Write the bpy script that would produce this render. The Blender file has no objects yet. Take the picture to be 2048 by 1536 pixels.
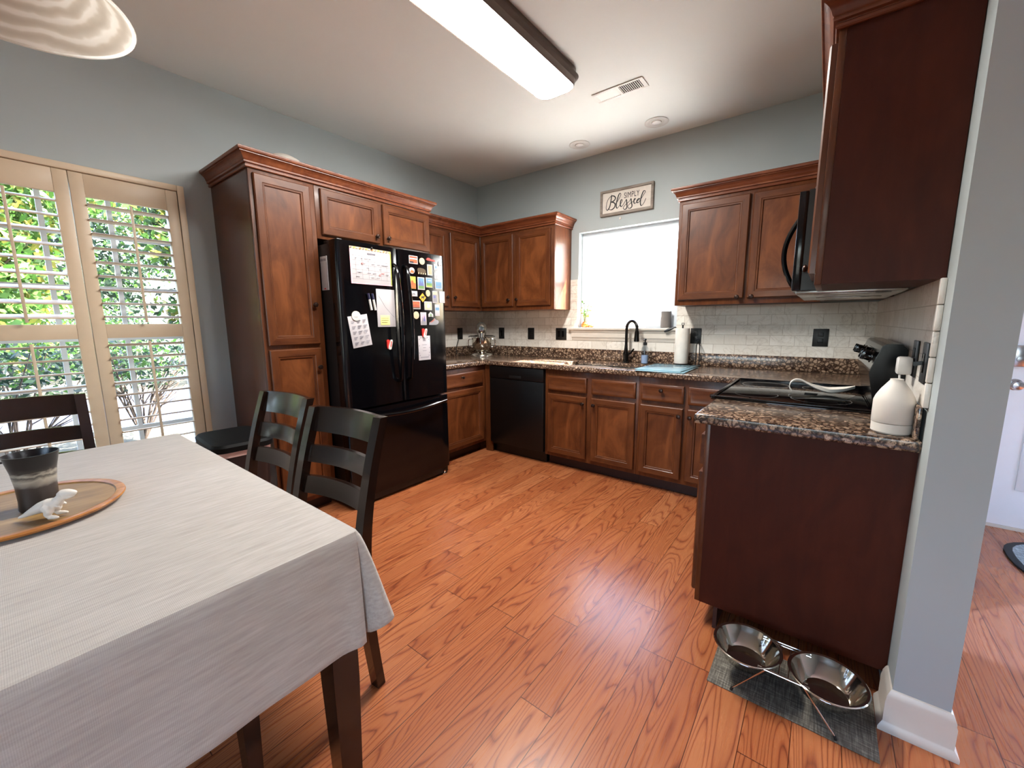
import bpy, bmesh, math, random
from mathutils import Vector, Matrix
PI = math.pi
sc = bpy.context.scene
COL = sc.collection
rnd = random.Random(7)

# ------------------------------------------------------------ camera
F_PX = 812.69
cam_d = bpy.data.cameras.new('camera'); cam = bpy.data.objects.new('camera', cam_d); COL.objects.link(cam)
cam_d.sensor_fit = 'HORIZONTAL'; cam_d.sensor_width = 36.0; cam_d.lens = 36.0 * F_PX / 2048.0
cam_d.clip_start = 0.02; cam_d.clip_end = 300
ya, pi_, ro = [math.radians(a) for a in (-37.5475, -8.6775, -0.3925)]
fw = Vector((math.sin(ya) * math.cos(pi_), math.cos(ya) * math.cos(pi_), math.sin(pi_)))
rt = Vector((math.cos(ya), -math.sin(ya), 0)); up = rt.cross(fw)
r2 = math.cos(ro) * rt + math.sin(ro) * up; u2 = -math.sin(ro) * rt + math.cos(ro) * up
cam.matrix_world = Matrix(((r2.x, u2.x, -fw.x, 3.2148), (r2.y, u2.y, -fw.y, -3.567), (r2.z, u2.z, -fw.z, 1.2672), (0, 0, 0, 1)))
sc.camera = cam

# ------------------------------------------------------------ view, world, sun
sc.view_settings.view_transform = 'Standard'; sc.view_settings.look = 'None'
sc.view_settings.gamma = 1.0; sc.view_settings.use_curve_mapping = False
sc.view_settings.exposure = 1.58
sc.cycles.use_denoising = True
try: sc.cycles.denoiser = 'OPENIMAGEDENOISE'
except Exception: pass
sc.cycles.max_bounces = 10; sc.cycles.diffuse_bounces = 6; sc.cycles.glossy_bounces = 5
sc.cycles.transparent_max_bounces = 24; sc.cycles.transmission_bounces = 6
sc.cycles.sample_clamp_indirect = 6.0
sc.cycles.caustics_reflective = False; sc.cycles.caustics_refractive = False
SUN_DIR = Vector((-0.91, -1.0, -1.56)).normalized()      # the way the light travels
w = bpy.data.worlds.new('sky'); sc.world = w; w.use_nodes = True
nt = w.node_tree; bg = nt.nodes['Background']
sky = nt.nodes.new('ShaderNodeTexSky'); sky.sky_type = 'NISHITA'; sky.sun_disc = False
sky.sun_elevation = math.asin(-SUN_DIR.z); sky.sun_rotation = math.atan2(-SUN_DIR.x, -SUN_DIR.y)
sky.air_density = 1.0; sky.dust_density = 3.0
nt.links.new(sky.outputs[0], bg.inputs[0]); bg.inputs[1].default_value = 1.15
sun_d = bpy.data.lights.new('sun', 'SUN'); sun_d.energy = 38.0; sun_d.angle = 0.009; sun_d.color = (1.0, 0.965, 0.91)
sun = bpy.data.objects.new('sun', sun_d); COL.objects.link(sun)
sun.rotation_euler = SUN_DIR.to_track_quat('-Z', 'Y').to_euler(); sun.location = (3, 3, 8)

def portal(name, loc, normal, sx, sy):          # sampling guide lying in a real window opening
    d = bpy.data.lights.new(name, 'AREA'); d.shape = 'RECTANGLE'; d.size = sx; d.size_y = sy
    d.cycles.is_portal = True
    o = bpy.data.objects.new(name, d); COL.objects.link(o); o.location = loc
    o.rotation_euler = Vector(normal).to_track_quat('-Z', 'Y').to_euler()
    return o
W, H = 3.474, 2.744
portal('daylight_back_window', (1.75, 0.16, 1.65), (0, -1, 0), 0.9, 0.9)
portal('daylight_shutter_window', (-0.17, -3.64, 1.2), (1, 0, 0), 1.85, 1.75)
portal('daylight_patio_window', (3.2, -7.12, 1.35), (0, 1, 0), 2.4, 1.6)
portal('daylight_hall_window', (6.32, -.9, 1.5), (-1, 0, 0), 1.2, 1.3)

# ------------------------------------------------------------ materials
def srgb(h):
    if isinstance(h, str):
        h = h.lstrip('#'); c = [int(h[i:i + 2], 16) / 255 for i in (0, 2, 4)]
    else: c = [v / 255 for v in h]
    return tuple(x / 12.92 if x <= .04045 else ((x + .055) / 1.055) ** 2.4 for x in c) + (1,)
MC = {}
class NG:
    def __init__(s, name):
        s.m = bpy.data.materials.new(name); s.m.use_nodes = True; s.t = s.m.node_tree
        s.b = s.t.nodes['Principled BSDF']; s.out = s.t.nodes['Material Output']; MC[name] = s.m
    def n(s, typ, **kw):
        nd = s.t.nodes.new('ShaderNode' + typ)
        for k, v in kw.items():
            if k in nd.inputs.keys(): nd.inputs[k].default_value = v
            else: setattr(nd, k, v)
        return nd
    def l(s, a, b): s.t.links.new(a, b)
    def co(s, scale=(1, 1, 1), rot=(0, 0, 0), loc=(0, 0, 0), src='Object'):
        tc = s.n('TexCoord'); mp = s.n('Mapping'); s.l(tc.outputs[src], mp.inputs[0])
        mp.inputs['Scale'].default_value = scale; mp.inputs['Rotation'].default_value = rot; mp.inputs['Location'].default_value = loc
        return mp.outputs[0]
    def ramp(s, fac, stops, interp='LINEAR'):
        r = s.n('ValToRGB'); e = r.color_ramp; e.interpolation = interp
        while len(e.elements) < len(stops): e.elements.new(0.5)
        for el, (p, c) in zip(e.elements, stops): el.position = p; el.color = c if len(c) == 4 else srgb(c)
        s.l(fac, r.inputs[0]); return r.outputs[0]
    def noise(s, co, scale, detail=3, rough=.5, dist=0):
        n = s.n('TexNoise'); s.l(co, n.inputs['Vector'])
        n.inputs['Scale'].default_value = scale; n.inputs['Detail'].default_value = detail
        n.inputs['Roughness'].default_value = rough; n.inputs['Distortion'].default_value = dist
        return n.outputs['Fac']
    def mix(s, f, a, b, mode='MIX'):
        m = s.n('Mix', data_type='RGBA', blend_type=mode)
        for v, i in ((f, 0), (a, 6), (b, 7)):
            if isinstance(v, (int, float)): m.inputs[i].default_value = v
            elif isinstance(v, tuple): m.inputs[i].default_value = v
            else: s.l(v, m.inputs[i])
        return m.outputs[2]
    def math(s, op, a, b=0.0, c=0.0):
        m = s.n('Math', operation=op)
        for v, i in ((a, 0), (b, 1), (c, 2)):
            if isinstance(v, (int, float)): m.inputs[i].default_value = v
            else: s.l(v, m.inputs[i])
        return m.outputs[0]
    def bump(s, h, st=.2, dist=.01):
        b = s.n('Bump'); b.inputs['Strength'].default_value = st; b.inputs['Distance'].default_value = dist
        s.l(h, b.inputs['Height']); s.l(b.outputs[0], s.b.inputs['Normal'])
    def base(s, c, rough=.5, metal=0, spec=None):
        if isinstance(c, (str, tuple, list)) : s.b.inputs['Base Color'].default_value = srgb(c) if not (isinstance(c, tuple) and len(c) == 4) else c
        else: s.l(c, s.b.inputs['Base Color'])
        s.b.inputs['Roughness'].default_value = rough; s.b.inputs['Metallic'].default_value = metal
        if spec is not None: s.b.inputs['Specular IOR Level'].default_value = spec
        return s.m

def plain(name, c, rough=.5, metal=0, spec=None, var=.06, scale=18, bump=0, coat=0):
    """a plain finish with a faint procedural unevenness"""
    if name in MC: return MC[name]
    g = NG(name); c0 = srgb(c)
    co = g.co(); n = g.noise(co, scale, 3)
    a = tuple(min(1, x * (1 - var)) for x in c0[:3]) + (1,); b = tuple(min(1, x * (1 + var)) for x in c0[:3]) + (1,)
    g.base(g.ramp(n, [(.3, a), (.7, b)]), rough, metal, spec)
    if bump: g.bump(g.noise(co, scale * 12, 2), bump, .002)
    if coat: g.b.inputs['Coat Weight'].default_value = coat; g.b.inputs['Coat Roughness'].default_value = .06
    return g.m

def wood(name, dark, mid, light, axis='z', rough=.38, scale=1.0, coat=.1, figure=.5):
    if name in MC: return MC[name]
    g = NG(name)
    st = {'z': (9, 9, .9), 'x': (.9, 9, 9), 'y': (9, .9, 9)}[axis]
    co = g.co(tuple(v * scale for v in st))
    n1 = g.noise(co, 4, 6, .6, .6)
    co2 = g.co(tuple(v * scale for v in {'z': (3, 3, 1.2), 'x': (1.2, 3, 3), 'y': (3, 1.2, 3)}[axis]))
    n2 = g.noise(co2, 2.2, 4, .55, 1.8)
    f = g.math('ADD', g.math('MULTIPLY', n1, 1 - figure), g.math('MULTIPLY', n2, figure))
    g.base(g.ramp(f, [(.34, dark), (.5, mid), (.66, light)]), rough, spec=.32)
    g.b.inputs['Coat Weight'].default_value = coat; g.b.inputs['Coat Roughness'].default_value = .12
    g.bump(n1, .04, .001)
    return g.m

D_, M_, L_ = '#4A2012', '#6E371D', '#8A4A28'
CABZ = wood('cabinet wood upright grain', '#45210F', '#593017', '#6B3C1F', 'z')
CABX = wood('cabinet wood level grain', '#45210F', '#593017', '#6B3C1F', 'x')
PANEL = wood('cabinet wood panel figure', '#4B250F', '#603419', '#744222', 'z', figure=.8)
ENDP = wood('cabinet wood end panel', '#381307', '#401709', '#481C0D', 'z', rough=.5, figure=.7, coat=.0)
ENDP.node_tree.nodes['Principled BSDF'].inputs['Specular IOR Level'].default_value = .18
CROWN = wood('cabinet crown wood', '#542816', '#6D3A22', '#80492C', 'x', rough=.36, coat=.15)
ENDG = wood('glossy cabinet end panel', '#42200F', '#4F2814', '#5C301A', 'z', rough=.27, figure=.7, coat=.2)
TOE = plain('dark toe kick', '#2E120B', .5)
BRONZE = plain('oil rubbed bronze', '#3B2C26', .32, .8)
ESPRESSO = wood('espresso chair wood', '#150B07', '#1D100A', '#25150E', 'z', rough=.2, coat=.4)
ESPX = wood('espresso rail wood', '#150B07', '#1D100A', '#25150E', 'x', rough=.2, coat=.4)
BLACKG = plain('gloss black enamel', '#050507', .14, 0, .4, coat=.1)
BLACKS = plain('semi gloss black panel', '#060607', .38, 0, .4)
BLACKM = plain('satin black plastic', '#0D0D0E', .42)
BLACKGL = plain('black cooktop glass', '#050506', .05, 0, .6)
RUBBER = plain('black rubber', '#0B0B0B', .7)
CHROME = plain('chrome', '#D8D8D8', .12, 1, var=.02)
STEEL = plain('brushed stainless steel', '#B9B6B0', .24, 1, var=.08, scale=60)
BOWLM = plain('polished stainless bowl', '#BDB8AC', .1, 1, var=.05, scale=25)
SILVER = plain('silver mixer enamel', '#B4ADA2', .2, .85)
WALLP = plain('blue grey wall paint', '#A9B2B3', .6, var=.015, scale=3, bump=.05)
CEILP = plain('off white ceiling paint', '#E4E7E4', .75, var=.012, scale=3, bump=.04)
TRIMW = plain('white trim paint', '#D3CBC0', .35, var=.02)
SHUT = plain('cream shutter paint', '#D2BDA1', .4, var=.02)
VINYL = plain('white vinyl window', '#D8DEE4', .4, var=.02)
WHITEP = plain('white plastic', '#CFCBC5', .4, var=.02)
WHITEC = plain('matte white ceramic', '#D9D2C8', .55, var=.02)
DOORW = plain('white door paint', '#E6E7EA', .35, var=.01)
PAPER = plain('white paper', '#B4AFB1', .8, var=.02)
INK = plain('grey print', '#6E6A72', .8)
INKD = plain('black ink', '#17151A', .6)
RED = plain('red enamel', '#C4312B', .35)
YELL = plain('sign yellow', '#D69C1C', .5)
POST = plain('pale yellow note paper', '#EBE08E', .8)
PINK = plain('pink print', '#E3A9B4', .7)
ORANGE = plain('orange print', '#B4602F', .6)
BRICK = plain('canyon red print', '#A34B32', .6)
GREENP = plain('leaf green print', '#587F46', .6)
BLUEP = plain('sky blue print', '#5E86A4', .6)
NAVY = plain('violet blue print', '#5C5F93', .6)
CREAMP = plain('cream print', '#BFAE8C', .6)
GREYP = plain('slate print', '#7E7C80', .6)
BROWNP = plain('bark brown print', '#4A3A26', .6)
YGREEN = plain('lime print', '#98A03C', .6)

def emis(name, c, s):
    g = NG(name); g.t.nodes.remove(g.b); e = g.n('Emission'); e.inputs[0].default_value = srgb(c); e.inputs[1].default_value = s
    g.l(e.outputs[0], g.out.inputs[0]); return g.m
LAMP = emis('lit diffuser', '#F9F6F0', 39.0)

def glass(name, tint=(1, 1, 1, 1), refl=.08, rough=.0):
    g = NG(name); g.t.nodes.remove(g.b)
    tr = g.n('BsdfTransparent'); tr.inputs[0].default_value = tint
    gl = g.n('BsdfGlossy'); gl.inputs['Roughness'].default_value = rough
    lw = g.n('LayerWeight'); lw.inputs[0].default_value = .5
    fr = g.math('ADD', g.math('MULTIPLY', g.math('POWER', lw.outputs['Facing'], 5), .8), refl * .35)
    mx = g.n('MixShader'); g.l(fr, mx.inputs[0]); g.l(tr.outputs[0], mx.inputs[1]); g.l(gl.outputs[0], mx.inputs[2])
    g.l(mx.outputs[0], g.out.inputs[0]); return g.m
SINKM = plain('satin sink steel', '#D8D6D2', .38, 1, var=.04, scale=40)
PANE = glass('window glass')
g = NG('frosted glass'); g.t.nodes.remove(g.b); _t = g.n('BsdfTranslucent'); _t.inputs[0].default_value = (.42, .46, .54, 1); _p = g.n('BsdfTransparent'); _p.inputs[0].default_value = (.5, .68, 1, 1); _m = g.n('MixShader'); _m.inputs[0].default_value = .24; g.l(_t.outputs[0], _m.inputs[1]); g.l(_p.outputs[0], _m.inputs[2]); g.l(_m.outputs[0], g.out.inputs[0]); FROST = g.m
BOTTLE = glass('clear bottle glass', (.86, .9, .93, 1))
BOARDG = glass('pale blue board glass', (.62, .78, .82, 1), rough=.2)
BOARDP = plain('frosted aqua glass board', '#86AAB6', .12, var=.02)
SOAPL = plain('blue soap', '#9FB0CF', .2)

def m_floor():
    g = NG('red oak plank floor'); co = g.co()
    sp = g.n('SeparateXYZ'); g.l(co, sp.inputs[0])
    row = g.math('DIVIDE', g.math('SUBTRACT', sp.outputs[0], 2.247), .1235)
    ri = g.math('FLOOR', row); rf = g.math('FRACT', row)
    wn = g.n('TexWhiteNoise', noise_dimensions='1D'); g.l(ri, wn.inputs['W'])
    ln = 1.05
    yy = g.math('ADD', g.math('DIVIDE', sp.outputs[1], ln), g.math('MULTIPLY', wn.outputs[0], 7.31))
    yi = g.math('FLOOR', yy); yf = g.math('FRACT', yy)
    cb = g.n('CombineXYZ'); g.l(ri, cb.inputs[0]); g.l(yi, cb.inputs[1])
    w2 = g.n('TexWhiteNoise', noise_dimensions='2D'); g.l(cb.outputs[0], w2.inputs['Vector'])
    rv = w2.outputs[0]
    # seams
    sx = g.math('LESS_THAN', g.math('MINIMUM', rf, g.math('SUBTRACT', 1, rf)), .010)
    sy = g.math('LESS_THAN', g.math('MINIMUM', yf, g.math('SUBTRACT', 1, yf)), .0014)
    seam = g.math('MAXIMUM', sx, sy)
    # grain: cathedral rings from a stretched, distorted field
    gx = g.math('ADD', g.math('MULTIPLY', sp.outputs[0], 9.0), g.math('MULTIPLY', rv, 37))
    gy = g.math('ADD', g.math('MULTIPLY', sp.outputs[1], .85), g.math('MULTIPLY', rv, 91))
    c3 = g.n('CombineXYZ'); g.l(gx, c3.inputs[0]); g.l(gy, c3.inputs[1]); g.l(g.math('MULTIPLY', rv, 13), c3.inputs[2])
    field = g.noise(c3.outputs[0], 1.0, 1.5, .4, .35)
    rings = g.math('FRACT', g.math('MULTIPLY', field, 22))
    rings = g.math('ABSOLUTE', g.math('SUBTRACT', g.math('MULTIPLY', rings, 2), 1))
    ringc = g.math('POWER', rings, 3.5)
    fx = g.math('MULTIPLY', sp.outputs[0], 160); fy = g.math('MULTIPLY', sp.outputs[1], 5)
    c4 = g.n('CombineXYZ'); g.l(fx, c4.inputs[0]); g.l(fy, c4.inputs[1]); g.l(rv, c4.inputs[2])
    fine = g.noise(c4.outputs[0], 1.0, 3, .6, 0)
    f = g.math('ADD', g.math('MULTIPLY', ringc, .62), g.math('MULTIPLY', fine, .6))
    col = g.ramp(f, [(.15, '#AF7048'), (.45, '#A3623D'), (.75, '#8D4E32'), (1.0, '#6E3822')])
    tone = g.ramp(rv, [(0, '#E2CFC6'), (.5, '#F2E6DC'), (1, '#FFFFFF')])
    col = g.mix(1.0, col, tone, 'MULTIPLY')
    col = g.mix(seam, col, srgb('#4E2413'))
    g.base(col, .27)
    r = g.math('ADD', g.math('MULTIPLY', fine, .18), .2); g.l(r, g.b.inputs['Roughness'])
    g.b.inputs['Coat Weight'].default_value = .22; g.b.inputs['Coat Roughness'].default_value = .2; g.b.inputs['Specular IOR Level'].default_value = .35
    h = g.math('SUBTRACT', g.math('MULTIPLY', g.math('SUBTRACT', 1, f), .35), seam)
    g.bump(h, .22, .0015)
    return g.m
FLOOR = m_floor()

def m_tile(name, horiz):
    g = NG(name); tc = g.n('TexCoord'); sp = g.n('SeparateXYZ'); g.l(tc.outputs['Object'], sp.inputs[0])
    cb = g.n('CombineXYZ'); g.l(sp.outputs[0 if horiz == 'x' else 1], cb.inputs[0])
    g.l(g.math('SUBTRACT', sp.outputs[2], 1.006), cb.inputs[1])
    br = g.n('TexBrick'); g.l(cb.outputs[0], br.inputs['Vector'])
    br.offset = .5; br.inputs['Scale'].default_value = 1.0
    br.inputs['Brick Width'].default_value = .152; br.inputs['Row Height'].default_value = .0755
    br.inputs['Mortar Size'].default_value = .0022; br.inputs['Mortar Smooth'].default_value = .3; br.inputs['Bias'].default_value = 0
    br.inputs['Color1'].default_value = srgb('#DAD4CA'); br.inputs['Color2'].default_value = srgb('#EAE5DD'); br.inputs['Mortar'].default_value = srgb('#BDB4A8')
    co = g.co((1, 1, 1)); v = g.noise(co, 7, 6, .6, 2.2)
    vein = g.math('ABSOLUTE', g.math('SUBTRACT', v, .5))
    msk = g.noise(co, 3.1, 2); vc = g.ramp(g.math('ADD', vein, g.math('MULTIPLY', g.math('GREATER_THAN', msk, .5), .05)), [(0, '#B5ADA6'), (.006, '#CFC8C1'), (.03, '#F2EFEA'), (.10, '#FFFFFF')])
    c = g.mix(.45, br.outputs['Color'], vc, 'MULTIPLY')
    g.base(c, .32); g.bump(br.outputs['Fac'], -.5, .002)
    return g.m
TILEX = m_tile('marble subway tile back wall', 'x'); TILEY = m_tile('marble subway tile range wall', 'y')

def m_granite():
    g = NG('brown baltic granite'); co = g.co()
    w_ = g.noise(co, 30, 3, .6)
    va = g.n('VectorMath', operation='ADD'); g.l(co, va.inputs[0])
    sc_ = g.n('VectorMath', operation='SCALE'); nn = g.n('TexNoise'); g.l(co, nn.inputs['Vector']); nn.inputs['Scale'].default_value = 38
    g.l(nn.outputs['Color'], sc_.inputs[0]); sc_.inputs['Scale'].default_value = .016; g.l(sc_.outputs[0], va.inputs[1])
    v = g.n('TexVoronoi', feature='DISTANCE_TO_EDGE'); g.l(va.outputs[0], v.inputs['Vector']); v.inputs['Scale'].default_value = 44
    v2 = g.n('TexVoronoi'); g.l(va.outputs[0], v2.inputs['Vector']); v2.inputs['Scale'].default_value = 44
    cell = g.ramp(v2.outputs['Color'], [(.0, '#4A3A32'), (.25, '#7A6355'), (.55, '#A0866F'), (1, '#BFA48C')])
    edge = g.ramp(v.outputs['Distance'], [(.02, '#4A3C36'), (.09, '#8E7C70'), (.2, '#FFFFFF')])
    c = g.mix(.92, cell, edge, 'MULTIPLY')
    sp = g.noise(co, 260, 2); c = g.mix(g.ramp(sp, [(.56, (0, 0, 0, 1)), (.62, (1, 1, 1, 1))]), c, srgb('#201816'))
    g.base(c, .2); g.b.inputs['Coat Weight'].default_value = .15; g.b.inputs['Coat Roughness'].default_value = .05
    return g.m
GRANITE = m_granite()

def m_cloth():
    g = NG('ribbed oatmeal tablecloth weave'); co = g.co()
    sp = g.n('SeparateXYZ'); g.l(co, sp.inputs[0])
    yz = g.math('ADD', sp.outputs[1], 0); ribs = g.math('SINE', g.math('MULTIPLY', yz, 2500))
    slub = g.noise(g.co((9, 60, 60)), 2.0, 4, .6); slub2 = g.noise(g.co((60, 5, 60)), 2.4, 3, .6)
    f = g.math('ADD', g.math('MULTIPLY', ribs, .05), slub2)
    c = g.ramp(f, [(.2, '#968F87'), (.5, '#A69F96'), (.8, '#B5AEA6')])
    g.base(c, .9); g.b.inputs['Sheen Weight'].default_value = .2
    g.bump(g.math('ADD', g.math('MULTIPLY', ribs, .4), slub), .25, .001)
    return g.m
CLOTH = m_cloth()

def m_mat(name, a, b, c_):
    g = NG(name); s1 = g.noise(g.co((160, 12, 40)), 1.5, 3); s2 = g.noise(g.co((12, 160, 40)), 1.5, 3)
    f = g.math('MULTIPLY', g.math('ADD', s1, s2), .5)
    g.base(g.ramp(f, [(.36, a), (.5, b), (.64, c_)]), .85); g.bump(f, .4, .002); return g.m
MATM = m_mat('grey woven mat', '#3F3A33', '#5C564C', '#857F73')
RUGM = m_mat('grey door rug', '#5A5F60', '#7B8182', '#9CA3A5')

def m_alab():
    g = NG('marbled alabaster glass'); co = g.co((1, 1, 1))
    wv = g.n('TexWave', wave_type='RINGS', rings_direction='Z'); g.l(co, wv.inputs['Vector'])
    wv.inputs['Scale'].default_value = 10; wv.inputs['Distortion'].default_value = 5; wv.inputs['Detail'].default_value = 3; wv.inputs['Detail Scale'].default_value = .8
    g.base(g.ramp(wv.outputs['Fac'], [(0, '#DDD7CE'), (.55, '#E8E3DB'), (.9, '#FCFAF6')]), .3)
    tr = g.n('BsdfTranslucent'); g.l(g.b.inputs['Base Color'].links[0].from_socket, tr.inputs[0]); mx = g.n('MixShader'); mx.inputs[0].default_value = .6
    g.l(g.b.outputs[0], mx.inputs[1]); g.l(tr.outputs[0], mx.inputs[2]); g.l(mx.outputs[0], g.out.inputs[0])
    return g.m
ALAB = m_alab()

def m_cup():
    g = NG('banded smoke glaze'); tc = g.n('TexCoord'); sp = g.n('SeparateXYZ'); g.l(tc.outputs['Object'], sp.inputs[0])
    n = g.noise(g.co((14, 14, 40)), 1.0, 4, .6, 1.5)
    f = g.math('ADD', g.math('DIVIDE', sp.outputs[2], .155), g.math('MULTIPLY', g.math('SUBTRACT', n, .5), .16))
    c = g.ramp(f, [(.0, '#262120'), (.42, '#39322F'), (.47, '#7A736B'), (.56, '#A29A8B'), (.62, '#4A4540'), (.66, '#A39C8E'), (.70, '#39332F'), (.78, '#1A1718'), (1, '#141214')])
    g.base(c, .3); return g.m
CUPM = m_cup()
TRAYIN = wood('acacia board face', '#6E5433', '#8A6B42', '#A38354', 'y', rough=.45, coat=0)
TRAYRIM = wood('acacia board rim', '#7A4A22', '#A46A35', '#C48A4C', 'y', rough=.35, coat=.1)
LEAFG = plain('green leaf', '#41652A', .5, var=.3, scale=2.5)
LEAFY = plain('yellow autumn leaf', '#7A7A34', .5, var=.3, scale=2.5)
LEAFD = plain('dark evergreen leaf', '#24382A', .55, var=.4, scale=3)
BARK = plain('grey brown bark', '#4B3F36', .9, var=.3, scale=20, bump=.3)
for lm, k in ((LEAFG, .5), (LEAFY, .55), (LEAFD, .3)):
    t = lm.node_tree; p = t.nodes['Principled BSDF']; src = p.inputs['Base Color'].links[0].from_socket
    tr = t.nodes.new('ShaderNodeBsdfTranslucent'); t.links.new(src, tr.inputs[0])
    mx = t.nodes.new('ShaderNodeMixShader'); mx.inputs[0].default_value = k
    t.links.new(p.outputs[0], mx.inputs[1]); t.links.new(tr.outputs[0], mx.inputs[2])
    t.links.new(mx.outputs[0], t.nodes['Material Output'].inputs[0])

# ------------------------------------------------------------ mesh builder
class B:
    def __init__(s): s.bm = bmesh.new()
    def _mat(s, fs, m):
        for f in fs: f.material_index = m
    def box(s, x0, x1, y0, y1, z0, z1, bev=0, m=0, seg=2):
        vs = [s.bm.verts.new((x, y, z)) for x in (x0, x1) for y in (y0, y1) for z in (z0, z1)]
        q = [(0, 1, 3, 2), (4, 6, 7, 5), (0, 4, 5, 1), (2, 3, 7, 6), (0, 2, 6, 4), (1, 5, 7, 3)]
        fs = [s.bm.faces.new([vs[i] for i in f]) for f in q]; s._mat(fs, m)
        if bev:
            es = list({e for f in fs for e in f.edges})
            r = bmesh.ops.bevel(s.bm, geom=es, offset=bev, segments=seg, profile=.5, affect='EDGES')
            s._mat(r['faces'], m)
        return s
    def ring(s, pts): return [s.bm.verts.new(p) for p in pts]
    def loft(s, rings, m=0, closed=True, cap0=False, cap1=False):
        rs = [s.ring(r) for r in rings]
        for a, b in zip(rs[:-1], rs[1:]):
            n = len(a)
            for i in range(n if closed else n - 1):
                j = (i + 1) % n
                try: s.bm.faces.new((a[i], a[j], b[j], b[i])).material_index = m
                except ValueError: pass
        if cap0: s.bm.faces.new(list(reversed(rs[0]))).material_index = m
        if cap1: s.bm.faces.new(rs[-1]).material_index = m
        return s
    def lathe(s, prof, c=(0, 0, 0), n=32, m=0, cap0=True, cap1=True, axis='z', sx=1, sy=1):
        rings = []
        for r, h in prof:
            ring = []
            for i in range(n):
                a = 2 * PI * i / n; p = (r * math.cos(a) * sx, r * math.sin(a) * sy, h)
                if axis == '-y': p = (p[0], -p[2], p[1])
                elif axis == 'x': p = (p[2], p[0], p[1])
                elif axis == '-x': p = (-p[2], -p[0], p[1])
                ring.append((p[0] + c[0], p[1] + c[1], p[2] + c[2]))
            rings.append(ring)
        return s.loft(rings, m, True, cap0, cap1)
    def tube(s, pts, r, n=8, m=0, closed=False):
        pts = [Vector(p) for p in pts]; N = len(pts); rr = r if isinstance(r, (list, tuple)) else [r] * N
        rings = []; prev = None
        for i, p in enumerate(pts):
            if closed: t = (pts[(i + 1) % N] - pts[i - 1]).normalized()
            else: t = (pts[min(i + 1, N - 1)] - pts[max(i - 1, 0)]).normalized()
            if prev is None:
                a = Vector((0, 0, 1)) if abs(t.z) < .9 else Vector((1, 0, 0)); u = t.cross(a).normalized()
            else: u = (prev - t * prev.dot(t)).normalized()
            v = t.cross(u); prev = u
            rings.append([p + (u * math.cos(2 * PI * k / n) + v * math.sin(2 * PI * k / n)) * rr[i] for k in range(n)])
        if closed: rings.append(rings[0])
        return s.loft(rings, m, True, not closed, not closed)
    def bar(s, p, q, w, d, m=0, upv=(0, 0, 1)):
        p, q = Vector(p), Vector(q); t = (q - p).normalized(); u = t.cross(Vector(upv)).normalized() * (w / 2); v = t.cross(u).normalized() * (d / 2)
        return s.loft([[c - u - v, c + u - v, c + u + v, c - u + v] for c in (p, q)], m, True, True, True)
    def prism(s, poly, a0, a1, axis='y', m=0):
        def P(p, a): return {'y': (p[0], a, p[1]), 'x': (a, p[0], p[1]), 'z': (p[0], p[1], a)}[axis]
        return s.loft([[P(p, a0) for p in poly], [P(p, a1) for p in poly]], m, True, True, True)
    def sweep(s, path, prof, m=0):
        """sweep prof [(out, z)] along a plan path with mitred corners; outwards is to the right of travel"""
        pts = [Vector((p[0], p[1])) for p in path]; N = len(pts); nrm = []
        for i in range(N - 1):
            d = (pts[i + 1] - pts[i]).normalized(); nrm.append(Vector((d.y, -d.x)))
        rings = []
        for i, p in enumerate(pts):
            if i == 0: o = nrm[0]
            elif i == N - 1: o = nrm[-1]
            else:
                o = nrm[i - 1] + nrm[i]; o = o / max(.2, o.length_squared) * 2
            rings.append([(p.x + o.x * a, p.y + o.y * a, z) for a, z in prof])
        return s.loft(rings, m, True, True, True)
    def quad(s, pts, m=0):
        s.bm.faces.new([s.bm.verts.new(p) for p in pts]).material_index = m; return s
    def sphere(s, c, r, m=0, u=16, v=10, sc=(1, 1, 1)):
        prof = [(max(1e-4, r * math.sin(PI * i / v)), -r * math.cos(PI * i / v)) for i in range(v + 1)]
        rings = [[(c[0] + a * math.cos(2 * PI * k / u) * sc[0], c[1] + a * math.sin(2 * PI * k / u) * sc[1], c[2] + h * sc[2]) for k in range(u)] for a, h in prof]
        return s.loft(rings, m, True, True, True)
    def xf(s, M): s.bm.transform(M); return s
    def mesh(s, name, mats, angle=35):
        bmesh.ops.remove_doubles(s.bm, verts=s.bm.verts, dist=1e-5)
        bmesh.ops.recalc_face_normals(s.bm, faces=s.bm.faces)
        me = bpy.data.meshes.new(name); s.bm.to_mesh(me); s.bm.free()
        for m in (mats if isinstance(mats, (list, tuple)) else [mats]): me.materials.append(m)
        for p in me.polygons: p.use_smooth = True
        me.set_sharp_from_angle(angle=math.radians(angle))
        return me
    def part(s, name, mats, parent, label=None, world=False, at=None):
        """link as a child; world=True: geometry was written in world coordinates"""
        if world: s.bm.transform(root_m(parent).inverted())
        if at is not None: s.bm.transform(Matrix.Translation(-Vector(at)))
        o = bpy.data.objects.new(name, s.mesh(name, mats)); COL.objects.link(o); o.parent = parent
        if at is not None: o.location = at
        if label: o['label'] = label
        return o
    def thing(s, name, label, cat, mats, group=None, loc=None):
        """one-mesh thing; geometry in world coordinates; origin at its base centre"""
        vs = [v.co for v in s.bm.verts]
        if loc is None:
            mn = [min(v[i] for v in vs) for i in range(3)]; mx = [max(v[i] for v in vs) for i in range(3)]
            loc = ((mn[0] + mx[0]) / 2, (mn[1] + mx[1]) / 2, mn[2])
        s.bm.transform(Matrix.Translation(-Vector(loc)))
        o = bpy.data.objects.new(name, s.mesh(name, mats)); COL.objects.link(o); o.location = loc
        o['label'] = label; o['category'] = cat
        if group: o['group'] = group
        return o
    def struct(s, name, mats, label=None):
        o = bpy.data.objects.new(name, s.mesh(name, mats)); COL.objects.link(o); o['kind'] = 'structure'
        if label: o['label'] = label
        return o
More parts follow.
